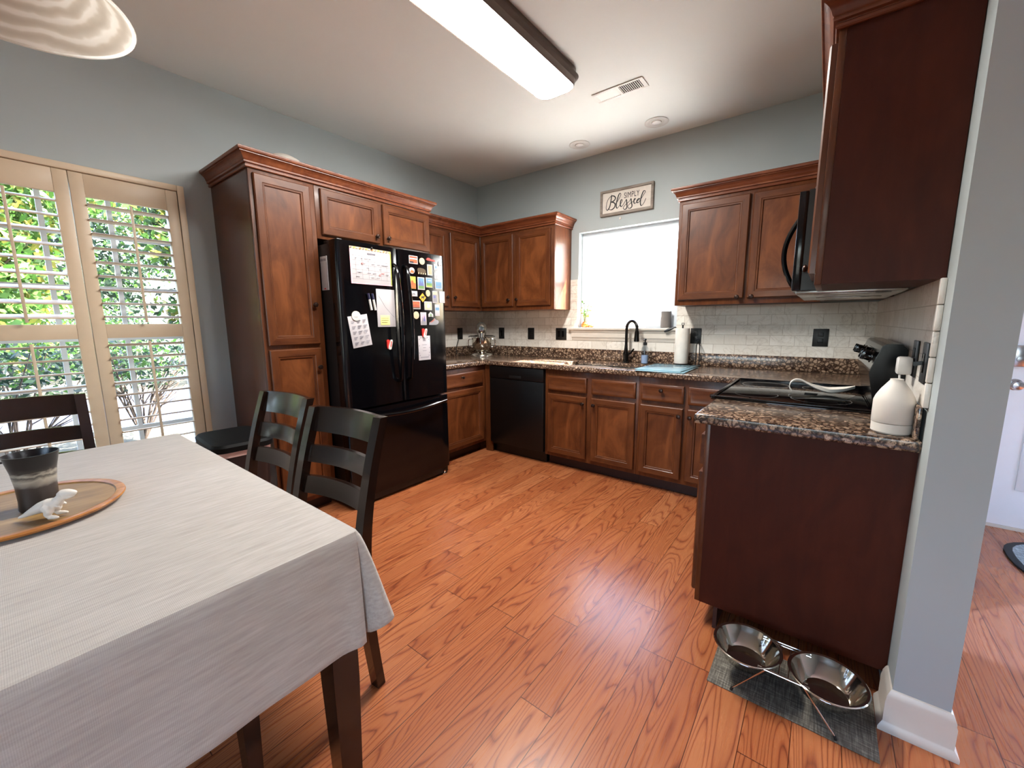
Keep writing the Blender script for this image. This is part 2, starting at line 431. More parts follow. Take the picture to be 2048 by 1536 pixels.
def root_m(o):
    M = Matrix.Translation(o.location) @ o.rotation_euler.to_matrix().to_4x4()
    return (root_m(o.parent) @ M) if o.parent else M
def T(name, label, cat, loc, rz=0, group=None):
    o = bpy.data.objects.new(name, None); COL.objects.link(o); o.location = loc; o.rotation_euler = (0, 0, rz)
    o.empty_display_size = .05; o['label'] = label; o['category'] = cat
    if group: o['group'] = group
    return o
def copy_tree(o, parent=None):
    c = o.copy(); COL.objects.link(c)
    if parent: c.parent = parent
    for ch in [x for x in list(COL.objects) if x.parent == o]: copy_tree(ch, c)
    return c

# ------------------------------------------------------------ room shell
YB = -7.0; XE = 6.2; YN = 0.10                       # far walls behind the camera and the hall
B().box(-.2, XE + .2, YB - .2, .35, -.12, 0).struct('floor', FLOOR, 'red oak plank floor')
B().box(-.2, XE + .2, YB - .2, .35, H, H + .15).struct('ceiling', CEILP)
LW = (-4.575, -2.706, .335, 2.086)                   # shutter window opening on the left wall: y0, y1, z0, z1
def holed(fixed, a0, a1, h0, h1, hole, along):
    b = B(); y0, y1, z0, z1 = hole
    for u0, u1, v0, v1 in ((a0, y0, h0, h1), (y1, a1, h0, h1), (y0, y1, h0, z0), (y0, y1, z1, h1)):
        if along == 'y': b.box(fixed[0], fixed[1], u0, u1, v0, v1)
        else: b.box(u0, u1, fixed[0], fixed[1], v0, v1)
    return b
holed((-.18, 0), YB - .2, .18, 0, H, LW, 'y').struct('wall_left', WALLP)
BW = (1.287, 2.215, 1.209, 2.092)
holed((0, .18), 0, W + .14, 0, H, BW, 'x').struct('wall_back', WALLP)
B().box(W, W + .126, -1.98, .18, 0, H).struct('wall_range', WALLP)
b = B(); b.box(W + .126, 4.02, YN, YN + .18, 0, H); b.box(5.95, XE + .2, YN, YN + .18, 0, H); b.box(4.02, 4.86, YN, YN + .18, 2.05, H); b.box(4.86, 4.89, YN, YN + .18, 0, H); b.box(4.89, 5.95, YN, YN + .18, 0, .12); b.box(4.89, 5.95, YN, YN + .18, 2.66, H)
b.struct('wall_hall', WALLP)
holed((XE, XE + .18), YB - .2, YN + .18, 0, H, (-1.5, -.3, .85, 2.15), 'y').struct('wall_east', WALLP)
holed((YB - .18, YB), 0, XE, 0, H, (2.0, 4.4, .55, 2.15), 'x').struct('wall_south', WALLP)
# unseen block added above the ceiling to shade the ground by the house
B().box(-.35, XE + .3, YB - .3, .34, H + .16, H + 7.2).struct('upper_shade_block', plain('pale shade block', '#C9C4BA', .7))

BASEP = [(0, 0), (.026, 0), (.026, .012), (.017, .026), (.015, .03), (.015, .096), (.0125, .104), (.0125, .112), (.008, .124), (.004, .132), (0, .134)]
def baseboard(name, path): B().sweep(path, BASEP).struct(name, TRIMW)
baseboard('baseboard_range', [(W, -1.868), (W, -1.98), (W + .126, -1.98), (W + .126, -.1)])
baseboard('baseboard_left', [(0, YB), (0, -2.56)])
baseboard('baseboard_east', [(XE, YN), (XE, YB)])
baseboard('baseboard_hall', [(W + .15, YN), (3.95, YN)])
baseboard('baseboard_south', [(2.2, YB), (0, YB)])

# back window over the sink
wn_ = T('window_2', 'white sink window', 'window', (1.751, .1, 1.209)); del wn_['category']; wn_['kind'] = 'structure'
b = B(); x0, x1, z0, z1 = BW[0], BW[1], BW[2], BW[3]
for a in ((x0, x0 + .045, z0, z1), (x1 - .045, x1, z0, z1), (x0 + .045, x1 - .045, z0, z0 + .05), (x0 + .045, x1 - .045, z1 - .045, z1)):
    b.box(a[0], a[1], .07, .15, a[2], a[3])
b.part('window_frame', VINYL, wn_, world=True)
b = B(); b.box(x0 + .045, x1 - .045, .085, .125, 1.625, 1.665); b.box(x0 + .045, x0 + .08, .085, .12, z0 + .05, 1.625); b.box(x1 - .08, x1 - .045, .085, .12, z0 + .05, 1.625)
b.box(x0 + .08, x1 - .08, .085, .12, z0 + .05, z0 + .09)
b.part('sash', VINYL, wn_, world=True)
B().box(x0 + .046, x1 - .046, .108, .112, z0 + .05, z1 - .045).part('pane', PANE, wn_, world=True)
b = B(); b.box(x0 - .085, x1 + .06, -.055, 0, z0 - .022, z0, .005); b.box(x0, x1, 0, .07, z0 - .022, z0)
b.prism([(-.002, z0 - .022), (-.04, z0 - .022), (-.037, z0 - .04), (-.028, z0 - .05), (-.026, z0 - .09), (-.018, z0 - .10), (-.014, z0 - .12), (-.002, z0 - .12)], x0 - .055, x1 + .045, 'x')
b.part('window_sill', TRIMW, wn_, world=True)

# left window: double hung sashes behind the shutters
wl = T('window_1', 'window behind the shutters', 'window', (-.1, -3.64, .335)); del wl['category']; wl['kind'] = 'structure'
b = B(); ym = -3.64
for (u0, u1) in ((LW[0], ym - .03), (ym + .03, LW[1])):
    b.box(-.15, -.09, u0, u0 + .05, LW[2], LW[3]); b.box(-.15, -.09, u1 - .05, u1, LW[2], LW[3])
    b.box(-.15, -.09, u0 + .05, u1 - .05, LW[2], LW[2] + .06); b.box(-.15, -.09, u0 + .05, u1 - .05, LW[3] - .05, LW[3])
    b.box(-.145, -.095, u0 + .05, u1 - .05, 1.175, 1.225)
b.box(-.15, -.05, ym - .03, ym + .03, LW[2], LW[3]); b.part('window_frame', VINYL, wl, world=True)
b = B()
for (u0, u1) in ((LW[0] + .05, ym - .08), (ym + .08, LW[1] - .05)):
    for k in (1, 2): y = u0 + (u1 - u0) * k / 3; b.box(-.128, -.112, y - .011, y + .011, LW[2] + .06, LW[3] - .05)
    for z in (1.765, 1.475, .92, .64): b.box(-.127, -.113, u0, u1, z - .011, z + .011)
b.part('muntins', VINYL, wl, world=True)
b = B(); b.box(-.122, -.118, LW[0] + .05, ym - .08, LW[2] + .06, LW[3] - .05); b.box(-.122, -.118, ym + .08, LW[1] - .05, LW[2] + .06, LW[3] - .05)
b.part('pane', PANE, wl, world=True)
# shutter frame (trim lining the opening)
b = B()
b.box(-.07, .022, LW[1] - .022, LW[1] + .012, LW[2] - .012, LW[3] + .012, .004); b.box(-.07, .022, LW[0] - .012, LW[0] + .022, LW[2] - .012, LW[3] + .012, .004)
b.box(-.07, .022, LW[0] + .022, LW[1] - .022, LW[3] - .022, LW[3] + .012, .004); b.box(-.07, .022, LW[0] + .022, LW[1] - .022, LW[2] - .012, LW[2] + .022, .004)
b.struct('trim_1', SHUT, 'cream frame around the shutters')

# other windows and the hall door
def plain_window(name, fixed, hole, along, cross, gl=None):
    r = T(name, name, 'window', (0, 0, 0)); del r['category']; r['kind'] = 'structure'; b = B(); a0, a1, z0, z1 = hole
    def bx(u0, u1, v0, v1, d=.03):
        if along == 'y': b.box(fixed - d, fixed + d, u0, u1, v0, v1)
        else: b.box(u0, u1, fixed - d, fixed + d, v0, v1)
    bx(a0, a0 + .06, z0, z1); bx(a1 - .06, a1, z0, z1); bx(a0 + .06, a1 - .06, z0, z0 + .06); bx(a0 + .06, a1 - .06, z1 - .06, z1)
    for c in cross: bx(c - .035, c + .035, z0 + .06, z1 - .06, .028)
    b.part('window_frame', VINYL, r)
    b = B(); bx(a0 + .061, a1 - .061, z0 + .06, z1 - .06, .003); b.part('pane', gl or PANE, r)
plain_window('window_3', XE + .09, (-1.5, -.3, .85, 2.15), 'y', (-.9,))
plain_window('window_5', YN + .09, (4.89, 5.95, .12, 2.66), 'x', (), FROST)
plain_window('window_4', YB - .09, (2.0, 4.4, .55, 2.15), 'x', (3.2,))
d = T('door_1', 'white front door in the hall', 'door', (4.485, YN + .02, 0)); del d['category']; d['kind'] = 'structure'
b = B(); b.box(4.05, 4.81, YN - .005, YN + .045, .02, 2.03)
for (u0, u1, v0, v1) in ((4.19, 4.40, .25, .85), (4.48, 4.69, .25, .85), (4.19, 4.40, 1.25, 1.85), (4.48, 4.69, 1.25, 1.85)):
    b.box(u0, u1, YN - .012, YN - .004, v0, v1, .006)
b.part('door_panel', DOORW, d, world=True)
b = B(); b.lathe([(.033, 0), (.033, .006), (.018, .010), (.012, .03), (.022, .042), (.028, .058), (.022, .072), (.002, .076)], (4.118, YN - .005, .885), 24, axis='-y')
b.part('door_knob', plain('satin nickel', '#B9B9BC', .25, 1), d, world=True)
b = B(); b.box(4.088, 4.155, YN - .03, YN - .005, .99, 1.115, .008); b.lathe([(.018, 0), (.018, .012), (.002, .014)], (4.12, YN - .03, 1.035), 20, axis='-y')
b.part('deadbolt_keypad', plain('satin nickel', '#B9B9BC'), d, world=True)
b = B(); b.box(4.0, 4.045, YN - .02, YN + .06, 0, 2.04); b.box(4.815, 4.86, YN - .02, YN + .06, 0, 2.04); b.box(4.0, 4.86, YN - .02, YN + .06, 2.04, 2.09)
b.box(4.045, 4.815, YN - .01, YN + .06, 0, .018)
b.struct('trim_2', TRIMW, 'white casing of the hall door')
# door rug with a dark rim
b = B(); n = 40
prof = [(0.0, .001), (1.0, .001), (1.0, .012), (.97, .014), (0.0, .014)]
ry = lambda a: (4.62 + .53 * math.copysign(abs(math.cos(a)) ** .7, math.cos(a)), -.36 + .33 * math.copysign(abs(math.sin(a)) ** .7, math.sin(a)))
rings = []
for s_, z in ((1, .001), (1, .010), (.985, .013), (.94, .012)): rings.append([(4.62 + (ry(2 * PI * i / n)[0] - 4.62) * s_, -.36 + (ry(2 * PI * i / n)[1] + .36) * s_, z) for i in range(n)])
b.loft(rings, 1, True, True, False); b.loft([rings[-1]], 0, True, False, True)
b.thing('door_rug', 'grey oval rug with dark edge lying before the white hall door', 'rug', [RUGM, RUBBER])

# tiles (setting)
b = B(); b.box(0, W, -.009, 0, 1.006, 1.382); b.box(1.205, BW[0], -.009, 0, 1.382, 1.665); b.box(BW[1], 2.277, -.009, 0, 1.382, 1.665)
# keep the window opening free of tile
b.bm.free(); b = B()
for u0, u1, v0, v1 in ((.009, BW[0] - .002, 1.006, 1.382), (BW[0] - .002, BW[1] + .002, 1.006, BW[2] - .02), (BW[1] + .002, W - .009, 1.006, 1.382), (1.206, BW[0] - .002, 1.382, 1.665), (BW[1] + .002, 2.276, 1.382, 1.665)):
    b.box(u0, u1, -.009, 0, v0, v1)
b.struct('backsplash_back', TILEX, 'marble subway tile on the back wall')
B().box(0, .009, -1.262, 0, 1.006, 1.382).struct('backsplash_left', TILEY, 'marble subway tile on the left wall')
b = B(); b.box(W - .009, W, -1.875, 0, 1.006, 1.382); b.box(W - .009, W, -1.485, -.725, .90, 1.006)
for k in range(5): b.box(W - .014, W, -1.892, -1.875, 1.007 + k * .0755, 1.0805 + k * .0755, .003)
b.struct('backsplash_range', TILEY, 'marble subway tile with bullnose edge beside the range')

# ------------------------------------------------------------ cabinets
def door_geo(b, x0, x1, z0, z1, y=-.001, th=.02, fw_=.055, flat=False):
    """shaker door facing -y: stiles slot 0, rails slot 1, panel slot 2"""
    if flat: loops = [(0, y), (0, y - th + .004), (.004, y - th), (.014, y - th - .002), (.022, y - th + .001), (.05, y - th + .001)]
    else: loops = [(0, y), (0, y - th + .005), (.005, y - th), (fw_ - .012, y - th), (fw_ - .009, y - th + .003), (fw_, y - th + .004), (fw_ + .004, y - th + .011), (fw_ + .03, y - th + .011)]
    rs = [b.ring([(x0 + i, yy, z0 + i), (x1 - i, yy, z0 + i), (x1 - i, yy, z1 - i), (x0 + i, yy, z1 - i)]) for i, yy in loops]
    for k, (A, C) in enumerate(zip(rs[:-1], rs[1:])):
        for i in range(4):
            f = b.bm.faces.new((A[i], A[(i + 1) % 4], C[(i + 1) % 4], C[i]))
            f.material_index = (1 if i in (0, 2) or flat else 0) if k < len(loops) - 2 else (1 if flat else 2)
    b.bm.faces.new(rs[-1]).material_index = 1 if flat else 2
    b.bm.faces.new(list(reversed(rs[0]))).material_index = 0
def knob(parent, x, z, y=-.021):
    B().lathe([(.009, 0), (.009, .003), (.005, .007), (.005, .013), (.013, .018), (.0155, .023), (.013, .028), (.002, .031)], (x, y, z), 16, axis='-y').part('knob', BRONZE, parent)
def add_door(root, x0, x1, z0, z1, kn=None, name='door', flat=False):
    b = B(); door_geo(b, x0, x1, z0, z1, flat=flat)
    o = b.part(name, [CABZ, CABX, PANEL], root)
    if kn: knob(o, kn[0], kn[1])
    return o
def cabinet(name, label, loc, rz, w, dep, z0, z1, doors=(), drawers=(), toe=False, cat='cabinet', side=None, group=None, ctop=None):
    r = T(name, label, cat, (loc[0], loc[1], 0 if toe else z0), rz, group); oz = 0 if toe else z0
    b = B(); zb = (.097 if toe else z0)
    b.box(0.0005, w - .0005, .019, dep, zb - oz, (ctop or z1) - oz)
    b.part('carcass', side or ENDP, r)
    b = B(); rail = .04; b.box(0.0005, w - .0005, 0, .019, zb - oz, z1 - oz, .0015)
    b.part('face_frame', CABZ, r)
    if toe: B().box(0.0005, w - .0005, .075, .09, .001, .097).part('toe_kick', TOE, r)
    for dd in doors: add_door(r, dd[0], dd[1], dd[2] - oz, dd[3] - oz, (dd[4], dd[5] - oz) if len(dd) > 4 else None)
    for dd in drawers: add_door(r, dd[0], dd[1], dd[2] - oz, dd[3] - oz, (dd[4], dd[5] - oz) if len(dd) > 4 else None, 'drawer', True)
    return r
ZU, ZF, FZ = 1.382, 2.144, .305
L90, R90 = PI / 2, -PI / 2
UD = (1.420, 2.105)
# left wall: tall units (front plane x = .58)
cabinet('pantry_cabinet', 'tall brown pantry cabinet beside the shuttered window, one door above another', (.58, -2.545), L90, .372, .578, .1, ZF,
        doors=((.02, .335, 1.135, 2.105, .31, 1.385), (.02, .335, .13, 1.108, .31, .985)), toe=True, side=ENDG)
cabinet('bridge_cabinet', 'short two-door wooden cabinet above the black refrigerator', (.58, -2.172), L90, .932, .578, 1.805, ZF,
        doors=((.03, .455, 1.832, 2.112, .425, 1.878), (.492, .926, 1.832, 2.112, .522, 1.878)))
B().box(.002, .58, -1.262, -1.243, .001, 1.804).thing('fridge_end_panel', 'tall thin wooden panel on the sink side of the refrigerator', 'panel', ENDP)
# left wall uppers
cabinet('wall_cabinet', 'wooden wall cabinet between the refrigerator and the room corner', (FZ, -1.238), L90, .932, .303, ZU, ZF,
        doors=((.02, .448, *UD, .42, 1.505), (.492, .893, *UD, .52, 1.505)))
cabinet('wall_cabinet', 'two-door wooden wall cabinet left of the sink window, sunlit side', (.306, -FZ), 0, .899, .303, ZU, ZF,
        doors=((.025, .432, *UD, .385, 1.483), (.472, .862, *UD, .487, 1.483)), side=CABZ)
cabinet('wall_cabinet', 'two-door wooden wall cabinet right of the sink window', (2.277, -FZ), 0, .89, .303, ZU, ZF,
        doors=((.025, .46, *UD, .425, 1.428), (.481, .90 - .03, *UD, .512, 1.428)))
# range wall uppers (front plane x = 3.169)
cabinet('wall_cabinet', 'wooden wall cabinet in the far corner behind the microwave', (3.169, -.306), R90, .418, .303, ZU, ZF, doors=((.06, .40, *UD, .36, 1.5),))
cabinet('wall_cabinet', 'short wooden cabinet above the microwave', (3.169, -.725), R90, .759, .303, 1.783, ZF, doors=((.02, .37, 1.81, 2.105, .34, 1.86), (.39, .74, 1.81, 2.105, .42, 1.86)))
cabinet('wall_cabinet', 'wooden wall cabinet nearest the camera, its plain side facing us', (3.169, -1.485), R90, .389, .303, ZU, ZF, doors=((.02, .37, *UD, .05, 1.47),))
CRP = [(0, 2.130), (.008, 2.130), (.011, 2.134), (.011, 2.141), (.008, 2.145), (.008, 2.149), (.017, 2.151), (.0185, 2.157), (.017, 2.162), (.021, 2.166), (.024, 2.176), (.030, 2.187), (.039, 2.195), (.043, 2.197), (.043, 2.201), (.050, 2.203), (.052, 2.207), (.052, 2.219), (.049, 2.222), (0, 2.222)]
b = B(); b.sweep([(.001, -2.5465), (.601 - .02, -2.5465), (.581, -1.239), (.001, -1.239)], CRP)
b.thing('crown_molding', 'wooden crown molding over the pantry and refrigerator cabinets', 'molding', CROWN)
b = B(); b.sweep([(FZ, -1.235), (FZ, -FZ), (1.2065, -FZ), (1.2065, -.001)], CRP)
b.thing('crown_molding', 'wooden crown molding wrapping the corner cabinets left of the window', 'molding', CROWN)
b = B(); b.sweep([(2.2765, -.001), (2.2765, -FZ), (3.169, -FZ), (3.169, -1.8745), (W - .001, -1.8745)], CRP)
b.thing('crown_molding', 'wooden crown molding over the cabinets right of the window and above the range', 'molding', CROWN)
B().lathe([(.155, 0), (.155, .008), (.15, .03), (.13, .07), (.10, .10), (.06, .122), (.03, .131), (.002, .134)], (.30, -2.215, 2.2225), 40).thing(
    'dome_cover', 'white rounded cover on top of the pantry cabinets behind the crown', 'cover', WHITEC)

# base cabinets
DZ, WZ = (.13, .655), (.688, .812)
cabinet('base_cabinet', 'wooden base cabinet with one drawer between refrigerator and dishwasher', (.607, -1.24), L90, .632, .6, 0, .862,
        doors=((.02, .585, *DZ),), drawers=((.02, .585, *WZ, .295, .773),), toe=True)
cabinet('sink_base_cabinet', 'wooden base cabinet under the sink with false drawer fronts', (1.308, -.607), 0, .832, .6, 0, .862,
        doors=((.035, .404, *DZ, .378, .6), (.45, .812, *DZ, .476, .6)), drawers=((.035, .404, *WZ), (.45, .812, *WZ)), toe=True, ctop=.685)
cabinet('base_cabinet', 'wooden base cabinet right of the sink base with two drawers', (2.14, -.607), 0, .727, .6, 0, .862,
        doors=((.02, .325, *DZ, .3, .6), (.355, .665, *DZ, .375, .6)), drawers=((.02, .325, *WZ, .172, .773), (.355, .665, *WZ, .51, .773)), toe=True)
# end base cabinet by the wall end
cabinet('base_cabinet', 'wooden base cabinet at the counter end behind the pet bowls', (2.867, -1.485), R90, .37, .606, 0, .862,
        doors=((.02, .345, *DZ, .05, .6),), drawers=((.02, .345, *WZ, .18, .75),), toe=True)

# dishwasher
dw = T('dishwasher', 'black built-in dishwasher left of the sink cabinets', 'dishwasher', (.995, -.607, 0))
b = B(); b.box(.692, 1.302, -.605, -.03, .09, .862); b.part('body', BLACKM, dw, world=True)
b = B(); b.box(.692, 1.303, -.637, -.607, .745, .858, .004); b.part('control_panel', BLACKS, dw, world=True)
b = B(); b.box(.692, 1.303, -.634, -.607, .115, .742, .004); b.part('door', BLACKS, dw, world=True)
b = B(); b.box(.93, 1.065, -.640, -.637, .757, .782, .001); b.part('latch', BLACKM, dw, world=True)
b = B(); b.box(.70, 1.295, -.56, -.545, .001, .11); b.part('toe_kick', BLACKM, dw, world=True)
B().box(.609, .69, -.607, -.59, .001, .862).thing('corner_filler', 'narrow wooden filler strip left of the dishwasher', 'panel', CABZ)

# granite worktops
def slab(name, label, xs, ys, inside, z0, z1, extra=()):
    b = B(); bm = b.bm; V = {}
    def v(i, j, z):
        k = (i, j, z)
        if k not in V: V[k] = bm.verts.new((xs[i], ys[j], z))
        return V[k]
    n, m = len(xs) - 1, len(ys) - 1; ins = {(i, j): inside((xs[i] + xs[i + 1]) / 2, (ys[j] + ys[j + 1]) / 2) for i in range(n) for j in range(m)}
    rim = []
    for (i, j), q in ins.items():
        if not q: continue
        bm.faces.new((v(i, j, z1), v(i + 1, j, z1), v(i + 1, j + 1, z1), v(i, j + 1, z1)))
        bm.faces.new((v(i, j, z0), v(i, j + 1, z0), v(i + 1, j + 1, z0), v(i + 1, j, z0)))
        for di, dj, a, c in ((-1, 0, (i, j), (i, j + 1)), (1, 0, (i + 1, j + 1), (i + 1, j)), (0, -1, (i + 1, j), (i, j)), (0, 1, (i, j + 1), (i + 1, j + 1))):
            if not ins.get((i + di, j + dj), False):
                bm.faces.new((v(*a, z1), v(*c, z1), v(*c, z0), v(*a, z0)))
    for e in bm.edges:
        if len(e.link_faces) == 2 and abs(e.link_faces[0].normal.z - e.link_faces[1].normal.z) > .5: rim.append(e)
    bm.normal_update(); rim = [e for e in bm.edges if len(e.link_faces) == 2 and abs(abs(e.link_faces[0].normal.z) - abs(e.link_faces[1].normal.z)) > .5]
    bmesh.ops.bevel(bm, geom=rim, offset=.008, segments=3, profile=.5, affect='EDGES')
    r = T(name, label, 'countertop', ((xs[0] + xs[-1]) / 2, (ys[0] + ys[-1]) / 2, z0))
    b.part('worktop', GRANITE, r, world=True)
    for e in extra: B().box(*e, .003).part('backsplash', GRANITE, r, world=True)
    return r
SX0, SX1, SY0, SY1 = 1.38, 2.10, -.52, -.15
CZ0, CZ1 = .864, .904
def ins1(x, y):
    if SX0 < x < SX1 and SY0 < y < SY1: return False
    return (x < .646 and y > -1.238) or (y > -.646) or (x > 2.828 and y > -.725)
slab('granite_countertop', 'brown speckled granite worktop running under the sink window', [.001, .646, SX0, SX1, 2.828, W - .001], [-1.238, -.725, -.646, SY0, SY1, -.001], ins1, CZ0, CZ1,
     ((.001, .02, -1.238, -.02, .9045, 1.006), (.001, W - .02, -.02, -.001, .9045, 1.006), (W - .02, W - .001, -.72, -.001, .9045, 1.006)))
slab('granite_countertop', 'short piece of brown speckled granite worktop between range and wall end', [2.828, W - .001], [-1.878, -1.4885], lambda x, y: True, CZ0, CZ1,
     ((W - .02, W - .0095, -1.878, -1.4885, .9045, 1.006),))
# sink
sk = T('kitchen_sink', 'steel double-bowl sink set under the granite in front of the window', 'sink', (1.74, -.335, .70))
def basin(x0, x1):
    b = B(); loops = [(0, .863), (.006, .862), (.014, .72), (.05, .70)]
    rs = [b.ring([(x0 + i, SY0 + i + .001, z), (x1 - i, SY0 + i + .001, z), (x1 - i, SY1 - i - .001, z), (x0 + i, SY1 - i - .001, z)]) for i, z in loops]
    for A, C in zip(rs[:-1], rs[1:]):
        for i in range(4): b.bm.faces.new((A[i], A[(i + 1) % 4], C[(i + 1) % 4], C[i]))
    b.bm.faces.new(rs[-1])
    return b
basin(SX0 - .004, 1.73).part('bowl', SINKM, sk, world=True)
basin(1.75, SX1 + .004).part('bowl', SINKM, sk, world=True)
B().box(1.731, 1.749, SY0 - .01, SY1 + .01, .72, .862, .002).part('divider', SINKM, sk, world=True)
for x in (1.555, 1.925): B().lathe([(.042, .0), (.042, .003), (.03, .004), (.004, .001)], (x, -.335, .701), 24).part('drain', CHROME, sk, world=True)
# faucet
FB = plain('black bronze faucet finish', '#15110F', .22, .6)
fc = T('kitchen_faucet', 'black gooseneck kitchen faucet behind the sink', 'faucet', (1.826, -.105, CZ1), math.radians(62))
b = B(); b.lathe([(.031, 0), (.031, .006), (.024, .012), (.022, .06), (.026, .075), (.026, .085), (.019, .1), (.015, .13), (.013, .16)], (0, 0, 0), 24); b.part('body', FB, fc)
b = B(); pts = [(0, 0, .15), (0, 0, .25)] + [(0, -.065 + .065 * math.cos(a), .30 + .065 * math.sin(a)) for a in [PI * k / 10 for k in range(0, 11)]] + [(0, -.13, .28)]
b.tube(pts, .0125, 14); b.part('spout', FB, fc)
b = B(); b.lathe([(.014, .285), (.018, .27), (.022, .21), (.023, .195), (.018, .19)], (0, -.13, 0), 20); b.part('spray_head', FB, fc)
b = B(); b.tube([(.02, 0, .075), (.045, -.01, .085), (.07, -.02, .12)], [.012, .009, .007], 10); b.part('handle', FB, fc)
# soap bottle
sb = T('soap_bottle', 'clear soap bottle with black pump beside the faucet', 'bottle', (2.0, -.12, CZ1))
B().lathe([(.028, 0), (.031, .004), (.031, .12), (.026, .14), (.014, .15), (.013, .163)], (0, 0, 0), 24).part('glass_body', BOTTLE, sb)
B().lathe([(.026, .005), (.0285, .007), (.0285, .075), (.002, .076)], (0, 0, 0), 24).part('soap', SOAPL, sb)
b = B(); b.lathe([(.016, .16), (.016, .182), (.006, .186), (.006, .2), (.010, .202), (.010, .214), (.002, .216)], (0, 0, 0), 16); b.tube([(0, 0, .208), (0, -.02, .209), (0, -.038, .203)], .0045, 8)
b.part('pump', BLACKM, sb)
# paper towels on a stand
ph = T('paper_towel_holder', 'black paper towel stand right of the sink', 'paper towel holder', (2.293, -.098, CZ1))
b = B(); b.lathe([(.065, 0.0005), (.065, .010), (.06, .014), (.006, .016)], (0, 0, 0), 32); b.part('base', BLACKM, ph)
b = B(); b.tube([(0, 0, .016), (0, 0, .33)], .006, 10); b.tube([(-.008, 0, .328), (-.008, 0, .345), (.008, 0, .345), (.008, 0, .328)], .003, 8); b.part('rod', BLACKM, ph)
b = B(); b.lathe([(.02, .02), (.052, .02), (.054, .026), (.054, .298), (.052, .304), (.02, .304), (.02, .02)], (2.293, -.098, CZ1), 40, cap0=False, cap1=False)
b.thing('paper_towel_roll', 'white paper towel roll standing right of the sink', 'paper towels', plain('white paper towel', '#DCD5CC', .9, bump=.3), loc=(2.293, -.098, CZ1 + .02))
b = B(); b.tube([(2.222, -.05, 1.216), (2.2, -.052, 1.207), (2.165, -.055, 1.192), (2.135, -.058, 1.178)], [.005, .009, .013, .007], 10); b.tube([(2.222, -.05, 1.216), (2.231, -.035, 1.2), (2.231, -.02, 1.16), (2.231, -.012, 1.13)], .004, 8)
b.lathe([(.010, 0), (.010, .004)], (2.231, -.0095, 1.125), 12, axis='-y')
b.thing('wall_hook', 'small black arm with a bulging tip at the lower right of the window', 'hook', BLACKM)
# things behind the towels: a small black stand with cords on the outlet
b = B(); b.box(2.385, 2.44, -.10, -.06, CZ1 + .001, CZ1 + .012, .002); b.tube([(2.40, -.08, .91), (2.40, -.08, 1.075), (2.405, -.05, 1.095), (2.395, -.02, 1.10)], .004, 8); b.tube([(2.425, -.08, .91), (2.425, -.08, 1.07), (2.41, -.05, 1.09), (2.40, -.02, 1.12)], .004, 8)
b.thing('charging_stand', 'small black stand with cords behind the paper towel roll', 'charger', BLACKM)
# glass boards
b = B(); b.box(-.17, .17, -.235, .235, 0, .006, .002); b.xf(Matrix.Translation((2.285, -.415, CZ1 + .0015)) @ Matrix.Rotation(.03, 4, 'Z')).thing('cutting_board', 'lower pale blue glass cutting board right of the sink', 'cutting board', BOARDP, 'glass cutting boards')
b = B(); b.box(-.165, .165, -.225, .225, 0, .006, .002); b.xf(Matrix.Translation((2.275, -.40, CZ1 + .0085)) @ Matrix.Rotation(-.02, 4, 'Z')).thing('cutting_board', 'upper pale blue glass cutting board lying on another one', 'cutting board', BOARDP, 'glass cutting boards')
b = B(); pts = []
b.prism([(2.29, 1.0), (2.29, 1.0)], 0, 0) if False else None

# wall outlets
def plate(label, wall, c, w_, h_, kind, group='black wall plates'):
    """c: coordinate along the wall; local frame faces -y"""
    loc, rz = {'back': ((c, -.0095, 1.145), 0), 'left': ((.0095, c, 1.145), L90), 'range': ((W - .0095, c, 1.135), R90)}[wall]
    r = T('wall_outlet' if kind == 'outlet' else 'wall_switch', label, 'outlet' if kind == 'outlet' else 'switch', (loc[0], loc[1], loc[2] - h_ / 2), rz, group)
    B().box(-w_ / 2, w_ / 2, -.006, -.0003, 0, h_, .002).part('plate', BLACKM, r)
    n = max(1, round(w_ / .06)); 
    for k in range(n):
        x = (k - (n - 1) / 2) * .046
        if kind == 'outlet':
            b = B()
            for zz in (h_ / 2 - .021, h_ / 2 + .021): b.box(x - .016, x + .016, -.0085, -.006, zz - .015, zz + .015, .003)
            b.part('socket', BLACKM, r)
        else: B().box(x - .012, x + .012, -.009, -.006, h_ / 2 - .03, h_ / 2 + .03, .002).part('rocker', BLACKG, r)
    return r
plate('black outlet on the left tile wall beside the stand mixer', 'left', -.335, .078, .122, 'outlet')
plate('black switch on the back tile wall right of the stand mixer', 'back', .341, .076, .12, 'switch')
plate('black outlet midway between stand mixer and sink window', 'back', .741, .080, .12, 'outlet')
plate('wide black double switch just left of the window sill', 'back', 1.108, .122, .118, 'switch')
plate('black outlet behind the paper towel roll', 'back', 2.375, .082, .124, 'outlet')
plate('black outlet on the back tiles left of the range controls', 'back', 3.187, .088, .122, 'outlet')
plate('black outlet on the range wall holding the white plug', 'range', -1.642, .082, .122, 'outlet')
sw = plate('black toggle switch on the range wall nearest the wall end', 'range', -1.822, .082, .124, 'switch')
B().bar((0, -.008, .062), (0, -.028, .058), .008, .012).part('toggle', BLACKM, sw)

